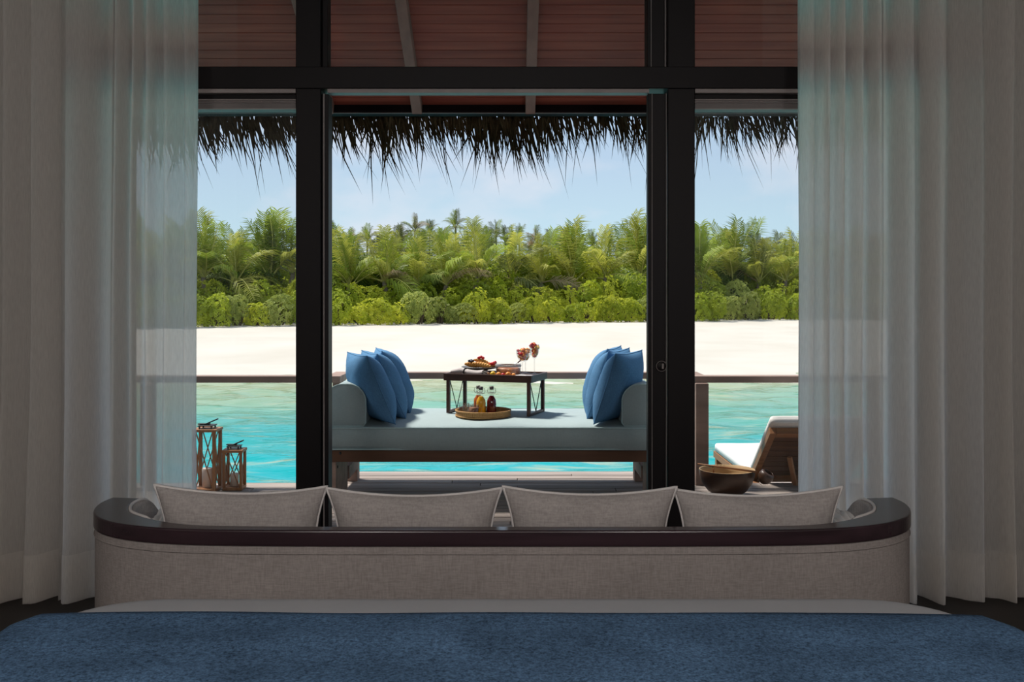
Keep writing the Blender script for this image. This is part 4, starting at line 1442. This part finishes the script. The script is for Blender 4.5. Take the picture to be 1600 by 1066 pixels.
# local: x across, y up the back, z towards the sitter
def bp(name, x0, x1, y0, y1, z0, z1, mat=M_teak, bev=0.003, parent=None):
    m = MB().box(x0, x1, y0, y1, z0, z1, Mb)
    m.f = [f[::-1] for f in m.f]
    return m.build(name, mat, parent or lg, bevel=bev)
bk = bp('back_stile', 0.0, 0.04, 0.0, LB, -0.022, 0.022)
bp('back_stile', LW - 0.04, LW, 0.0, LB, -0.022, 0.022)
bp('back_rail', 0.041, LW - 0.041, LB - 0.05, LB, -0.022, 0.022)
bp('back_rail', 0.041, LW - 0.041, 0.0, 0.04, -0.022, 0.022)
for k in range(8):
    bp('back_slat', 0.041, LW - 0.041, 0.052 + k * 0.069, 0.052 + k * 0.069 + 0.058, -0.006, 0.012, M_brownw)
m = MB()
pd = soft_box(LW - 0.01, LB + 0.02, 0, 0.06, 0.02, 0.006, 20, 20, 6, 0.003)
pd.v = [tuple(Mb @ Vector((v[0] + LW / 2, v[1] + 0.03, v[2] + 0.024))) for v in pd.v]
pd.build('back_pad', M_white, lg, True, weld=True)
MB().bar((0.17, -0.36, ZP - 0.055 + 0.20), (0.235, -0.30, ZP - 0.10), 0.03, 0.018).build('prop', M_lantern, lg, bevel=0.002)
MB().bar((LW - 0.17, -0.36, ZP - 0.055 + 0.20), (LW - 0.235, -0.30, ZP - 0.10), 0.03, 0.018).build('prop', M_lantern, lg, bevel=0.002)

# ------------------------------------------------------------------ sofa (seen from behind)
SC = -0.028
ZT = 0.625
half = [(0.0, 2.675), (0.35, 2.675), (0.62, 2.679), (0.80, 2.690), (0.93, 2.715), (1.04, 2.765), (1.12, 2.840), (1.165, 2.930), (1.185, 3.03), (1.175, 3.13), (1.155, 3.23), (1.13, 3.35), (1.11, 3.46)]
def catmull(P, n=8):
    out = []
    for i in range(len(P) - 1):
        p0, p1, p2, p3 = P[max(i - 1, 0)], P[i], P[i + 1], P[min(i + 2, len(P) - 1)]
        for k in range(n):
            t = k / n
            out.append(tuple(0.5 * ((2 * p1[a]) + (-p0[a] + p2[a]) * t + (2 * p0[a] - 5 * p1[a] + 4 * p2[a] - p3[a]) * t * t + (-p0[a] + 3 * p1[a] - 3 * p2[a] + p3[a]) * t ** 3) for a in (0, 1)))
    out.append(P[-1])
    return out
full = [(-x, y) for x, y in half[::-1]] + half[1:]
CUR = [Vector((x, y)) for x, y in catmull(full, 8)]
NRM = []
for i in range(len(CUR)):
    t = CUR[min(i + 1, len(CUR) - 1)] - CUR[max(i - 1, 0)]
    t.normalize()
    NRM.append(Vector((-t.y, t.x)))       # pointing inwards (towards the seat)
sofa = empty('sofa', (SC, 0, 0), 0, 'curved linen sofa with dark wood rail, seen from behind', 'sofa')
def wall_strip(idx, off0, off1, z0f, z1f, cap=True):
    """solid strip along the plan curve between two inward offsets"""
    m = MB()
    vs = []
    for i in idx:
        a = CUR[i] + NRM[i] * (off0(i) if callable(off0) else off0)
        b = CUR[i] + NRM[i] * (off1(i) if callable(off1) else off1)
        z0, z1 = z0f(i), z1f(i)
        vs += [(a.x, a.y, z0), (a.x, a.y, z1), (b.x, b.y, z1), (b.x, b.y, z0)]
    n = len(idx)
    fs = []
    for i in range(n - 1):
        for j in range(4):
            j2 = (j + 1) % 4
            fs.append((i * 4 + j, (i + 1) * 4 + j, (i + 1) * 4 + j2, i * 4 + j2))
    fs += [(0, 1, 2, 3), ((n - 1) * 4 + 3, (n - 1) * 4 + 2, (n - 1) * 4 + 1, (n - 1) * 4)]
    m.add(vs, fs)
    return m
allidx = list(range(len(CUR)))
railidx = [i for i in allidx if CUR[i].y <= 3.11]
def wrail(i):
    f = min(1, max(0, (abs(CUR[i].x) - 0.78) / 0.32))
    f = f * f * (3 - 2 * f)
    return 0.045 + 0.045 * f
def ztop(i):
    y = CUR[i].y
    if y < 3.09: return ZT
    f = min(1, (y - 3.09) / 0.32)
    return ZT - 0.26 * f * f * (3 - 2 * f)
wall_strip(railidx, -0.004, wrail, lambda i: ZT - 0.043, lambda i: ZT).build('top_rail', M_railw, sofa, bevel=0.005, seg=3, weld=True)
sh = wall_strip(allidx, lambda i: 0.0 if CUR[i].y <= 3.17 else 0.001, lambda i: wrail(i) - 0.004, lambda i: 0.10, lambda i: ztop(i) - 0.0435).build('outer_shell', M_linen, sofa, True, bevel=0.004, weld=True)
sh.modifiers.new('n', 'EDGE_SPLIT').split_angle = math.radians(40)
# seam welt below the rail
MB().tube([(CUR[i].x - NRM[i].x * 0.001, CUR[i].y - NRM[i].y * 0.001, ZT - 0.062 + (ztop(i) - ZT)) for i in allidx], 0.0022, 5).build('welt', M_linen, sofa, True)
def padz(i):
    f = min(1, max(0, (abs(CUR[i].x) - 0.90) / 0.14)) if CUR[i].y < 3.0 else 1
    return 0.05 - 0.046 * f * f * (3 - 2 * f)
pad = wall_strip(allidx, wrail, lambda i: wrail(i) + 0.022, lambda i: 0.12, lambda i: ztop(i) - padz(i)).build('inner_pad', M_linen2, sofa, True, bevel=0.006, seg=3, weld=True)
pad.modifiers.new('n', 'EDGE_SPLIT').split_angle = math.radians(50)
MB().tube([(CUR[i].x + NRM[i].x * (wrail(i) + 0.004), CUR[i].y + NRM[i].y * (wrail(i) + 0.004), ztop(i) - padz(i) + 0.003) for i in allidx], 0.0045, 6).build('piping', M_piping, sofa, True)
# base and seat
ix = [i for i in allidx]
plan = [CUR[i] + NRM[i] * (wrail(i) + 0.024) for i in ix]
def slab(z0, z1, inset, yf):
    pts = [(p.x * (1 - inset), p.y + inset * 0.5) for p in plan if p.y < yf]
    x = pts[-1][0]
    pts += [(x, yf), (-x, yf)]
    n = len(pts)
    m = MB()
    m.add([(p[0], p[1], z0) for p in pts] + [(p[0], p[1], z1) for p in pts],
          [tuple(range(n))[::-1], tuple(range(n, 2 * n))] + [(i, (i + 1) % n, n + (i + 1) % n, n + i) for i in range(n)])
    return m
slab(0.12, 0.22, 0.004, 3.40).build('base', M_linen, sofa, bevel=0.005)
slab(0.222, 0.36, 0.006, 3.44).build('seat_cushion', M_linen2, sofa, True, bevel=0.03, seg=4)
for x in (-0.9, 0.9):
    for y in (2.85, 3.3):
        MB().lathe([(0.0, 0.0), (0.018, 0.0), (0.025, 0.119), (0.0, 0.119)], 14, x, y).build('leg', M_railw, sofa, True)
# four linen back cushions
SZ = 0.362
labs = ['pale linen cushion at the left end of the sofa', 'second pale linen cushion from the left on the sofa', 'third pale linen cushion from the left on the sofa', 'pale linen cushion at the right end of the sofa']
cu = [(374, 0.478, 0.345, 0.02, 0.05), (648, 0.490, 0.338, 0.0, 0.0), (921, 0.486, 0.342, 0.0, -0.02), (1186, 0.468, 0.338, -0.02, -0.03)]
for (xp, w_, h_, roll, yaw), lab, k in zip(cu, labs, range(4)):
    o = cushion('sofa_cushion', lab, 'cushion', 'linen cushions on the sofa', w_, h_, 0.125, M_linen2, M_piping, (px(xp, 2.88), 2.915, SZ + 0.004), (0, 0, 0), 0.14, 20 + k, 0.0042)
    R = Matrix.Rotation(yaw, 4, 'Z') @ Matrix.Rotation(roll, 4, 'Y') @ Matrix.Rotation(0.16, 4, 'X')
    o.rotation_euler = R.to_euler()
# crumpled white throws tucked in the arms
for s, lab in ((-1, 'crumpled white cloth tucked inside the left sofa arm'), (1, 'crumpled white cloth tucked inside the right sofa arm')):
    m = MB()
    m.grid(30, 22, lambda i, j: (0.055 * (i / 29 - .5) * 2, 0.28 * (j / 21 - .5),
                                 (0.205 * (1 - ((i / 29 - .5) * 2) ** 6) * (1 - ((j / 21 - .5) * 2) ** 6) + 0.014 * noise.noise(Vector((i * 0.45, j * 0.3, s * 3))) + 0.008 * math.sin(i * 1.1 + j * 0.25))))
    o = m.build('crumpled_cloth', M_white, None, True, loc=(SC + s * 1.005, 3.04, SZ + 0.018), rot=(0, 0, -s * 0.05))
    sm = o.modifiers.new('thick', 'SOLIDIFY')
    sm.thickness = 0.006
    tag(o, lab, 'cloth', 'cloths in the sofa arms')

# ------------------------------------------------------------------ bed
BXH, BY1, BZ = 1.02, 2.345, 0.566
def rr_half(y, xh, y1, rc):
    """half width of a plan rounded rectangle at y"""
    if y <= y1 - rc: return xh
    dy = min(rc, y - (y1 - rc))
    return xh - rc + math.sqrt(max(0, rc * rc - dy * dy))
def bed_loop(inset, n=10):
    xh, y1, rc, y0 = BXH - inset, BY1 - inset, max(0.02, 0.26 - inset), 0.0 - 1.6 + inset
    pts = [(-xh, y0), (-xh, 0.0), (-xh, 1.2)]
    for k in range(n + 1):
        a = PI - k / n * PI / 2
        pts.append((-xh + rc + rc * math.cos(a), y1 - rc + rc * math.sin(a)))
    for k in range(n + 1):
        a = PI / 2 - k / n * PI / 2
        pts.append((xh - rc + rc * math.cos(a), y1 - rc + rc * math.sin(a)))
    pts += [(xh, 1.2), (xh, 0.0), (xh, y0)]
    return pts
bed = empty('bed', (0, 0, 0), 0, 'wide bed in the foreground under white sheet and blue throw', 'bed')
boxo('base', M_black, -0.95, 0.95, -1.55, 2.25, 0.06, 0.26, bed, 0.01)
for x in (-0.85, 0.85):
    for y in (-1.4, 2.0):
        boxo('leg', M_black, x - 0.03, x + 0.03, y - 0.03, y + 0.03, 0.0, 0.06, bed)
def bed_shell(extra, zlow, R=0.085):
    m = MB()
    rings = [(-extra, zlow), (-extra, BZ + extra - R)]
    for k in range(1, 7):
        a = k / 6 * PI / 2
        rings.append((-extra + R * (1 - math.cos(a)), BZ + extra - R + R * math.sin(a)))
    for q in (0.2, 0.4, 0.7): rings.append((q, BZ + extra + 0.012 * min(1, q / 0.4)))
    loops = [[(p[0], p[1], z) for p in bed_loop(i)] for i, z in rings]
    n = len(loops[0])
    vs = [v for l in loops for v in l]
    fs = []
    for i in range(len(loops) - 1):
        for k in range(n):
            k2 = (k + 1) % n
            fs.append((i * n + k, i * n + k2, (i + 1) * n + k2, (i + 1) * n + k))
    fs.append(tuple((len(loops) - 1) * n + k for k in range(n)))
    m.add(vs, fs)
    return m
bed_shell(-0.02, 0.265, 0.08).build('mattress', M_sheet, bed, True)
o = bed_shell(0.0, 0.22).build('white_sheet', M_sheet, None, True)
tag(o, 'smooth white sheet spread over the foot of the bed', 'sheet')
def throw():
    yf, yb_ = 2.085, -0.9
    ny, nx = 70, 71
    R = 0.09
    def fn(i, j):
        y = yb_ + (yf - yb_) * (i / (ny - 1)) ** 0.6
        hw_ = rr_half(y, BXH + 0.012, BY1 + 0.012, 0.27)
        drop = 0.20
        total = (hw_ - R) + R * PI / 2 + drop
        s = -total + 2 * total * j / (nx - 1)
        a = abs(s)
        sg = 1 if s >= 0 else -1
        flat = hw_ - R
        edge = max(0.0, 1 - (yf - y) / 0.05)
        up = 0.008 + 0.006 * (1 - edge)
        wob = 0.003 * noise.noise(Vector((s * 3, y * 4, 1))) + 0.004 * noise.noise(Vector((s * 1.2, y * 9, 5)))
        yy = y + 0.012 * noise.noise(Vector((s * 1.3, 0, 8))) * (i / (ny - 1)) ** 6
        # follow the rounding of the foot end
        dend = (BY1 + 0.0) - yy
        fall = 0.0
        if a <= flat:
            return (s, yy, BZ + 0.012 * min(1, dend / 0.4) + up + wob - fall)
        th = min((a - flat) / R, PI / 2)
        x = flat + R * math.sin(th)
        z = BZ + 0.012 * min(1, dend / 0.4) + up - R * (1 - math.cos(th)) + wob
        if a > flat + R * PI / 2: z -= a - flat - R * PI / 2
        return (sg * x, yy, z)
    m = MB()
    m.grid(ny, nx, fn)
    o = m.build('blue_throw', M_throw, None, True)
    tag(o, 'deep blue woven throw across the foot of the bed', 'blanket')
    s = o.modifiers.new('thick', 'SOLIDIFY')
    s.thickness = 0.012
    s.offset = -1
    h = MB()
    pts = []
    for j in range(nx):
        p = fn(ny - 1, j)
        pts.append(p)
    m2 = MB()
    def hf(i, j):
        p = Vector(pts[j])
        prof = [(-0.035, 0.0125), (-0.028, 0.006), (-0.012, 0.008), (0.004, 0.004), (0.010, -0.004), (0.008, -0.012)]
        a, b = prof[i]
        return (p.x * (1 + 0.0), p.y + a, p.z + b)
    m2.grid(6, nx, hf)
    m2.build('hem', M_throwedge, o, True)  # edge strip whose darker blue stands for the fold's shade
throw()

# ------------------------------------------------------------------ curtains
def curtain(label, xin, sgn, seed, folds, mat, name='sheer_curtain'):
    """folds: list of (x extent from inner edge, fold depth); hangs from the ceiling to the floor"""
    r = random.Random(seed)
    # build the plan line
    pts = []
    x = 0.0
    for wd, dp, yb_ in folds:
        n = 14
        for k in range(n):
            t = k / n
            pts.append((x + wd * (t - 0.07 * math.sin(2 * PI * t)), dp * (math.sin(2 * PI * t) + 0.3 * math.sin(4 * PI * t + x * 9)), yb_))
        x += wd
    pts.append((x, 0, folds[-1][2]))
    o = empty(name, (xin, 4.15, 0.0), 0, label, 'curtain', 'sheer curtains')
    zs = [0.012, 0.06, 0.12, 0.18, 0.20, 0.3, 0.5, 0.8, 1.1, 1.4, 1.7, 2.0, 2.3, 2.6, 2.85, 3.05]
    n = len(pts)
    def P(i, z, off=0.0):
        a = pts[i]
        low = max(0, 1 - z / 0.9)
        amp = 1 + 0.5 * low + 0.18 * math.sin(z * 1.3 + a[0] * 3)
        dx = 0.018 * noise.noise(Vector((a[0] * 5, z * 0.7, seed))) + 0.02 * low * noise.noise(Vector((a[0] * 9, 1, seed)))
        if i == 0: dx = 0.004 * math.sin(z * 2)
        return (sgn * (a[0] + dx), a[2] + a[1] * amp + off - 0.03 * low * abs(a[1]) / 0.04, z)
    m = MB()
    m.grid(n, len(zs), lambda i, j: P(i, zs[j]))
    m.build('cloth', mat, o, True)
    hz = [0.010, 0.06, 0.12, 0.18, 0.20]
    h = MB()
    h.grid(n, len(hz), lambda i, j: P(i, hz[j], -0.004))
    h.build('hem', M_hem, o, True)
    tr = MB().box(min(0, sgn * x), max(0, sgn * x), -0.02 + min(p[2] for p in pts), 0.05 + min(p[2] for p in pts), 3.05, 3.075)
    tr.build('curtain_track', M_alu, o)
    return o
rf = random.Random(77)
fl_ = [(0.05, 0.006, 0.02), (0.09, 0.014, 0.02), (0.075, 0.020, 0.02), (0.05, 0.030, 0.015), (0.07, 0.035, 0.01)]
while sum(f[0] for f in fl_) < 1.5:
    fl_.append((rf.uniform(0.10, 0.22), rf.uniform(0.02, 0.05), 0.0 - 0.02 * len(fl_) / 8))
curtain('white sheer curtain hanging left of the glazing', px(306, 4.15), -1, 3, fl_, M_curtain)
fr_ = [(0.07, 0.010, 0.02), (0.06, 0.026, 0.02), (0.055, 0.030, 0.02), (0.07, 0.03, 0.015), (0.08, 0.034, 0.01)]
while sum(f[0] for f in fr_) < 1.5:
    fr_.append((rf.uniform(0.10, 0.22), rf.uniform(0.02, 0.05), 0.0 - 0.02 * len(fr_) / 8))
curtain('white sheer curtain hanging right of the glazing', px(1250, 4.15), 1, 8, fr_, M_curtain2)

# ------------------------------------------------------------------ unseen pendants, added as fill light for sofa and bed
M_shade = pmat('fill_lamp_shade', (0.75, 0.70, 0.62), 0.8, 0.1, 0.04, 20)
def pendant(x, y, z, side):
    o = empty('added_fill_lamp', (x, y, z), 0, 'added unseen fill lamp with drum shade over the %s of the bed' % side, 'lamp', group='added fill lamps')
    m = MB().lathe([(0.24, 0.0), (0.24, 0.26), (0.237, 0.26), (0.237, 0.0)], 36)
    m.build('shade', M_shade, o, True)
    MB().tube([(0, 0, 0.2), (0, 0, CEIL - z)], 0.006, 8).build('cord', M_iron, o, True)
    MB().blob((0, 0, 0.16), 0.04, 14).build('bulb', M_candle, o, True)
    l = bpy.data.lights.new('fill_light', 'POINT')
    l.energy = FILL_POWER
    l.color = (1.0, 0.95, 0.92)
    l.shadow_soft_size = 0.22
    lo = bpy.data.objects.new('fill_light', l)
    COL.objects.link(lo)
    lo.parent = o
    lo.location = (0, 0, -0.26)
pendant(-1.0, -1.3, 2.45, 'left side')
pendant(1.0, -1.3, 2.45, 'right side')
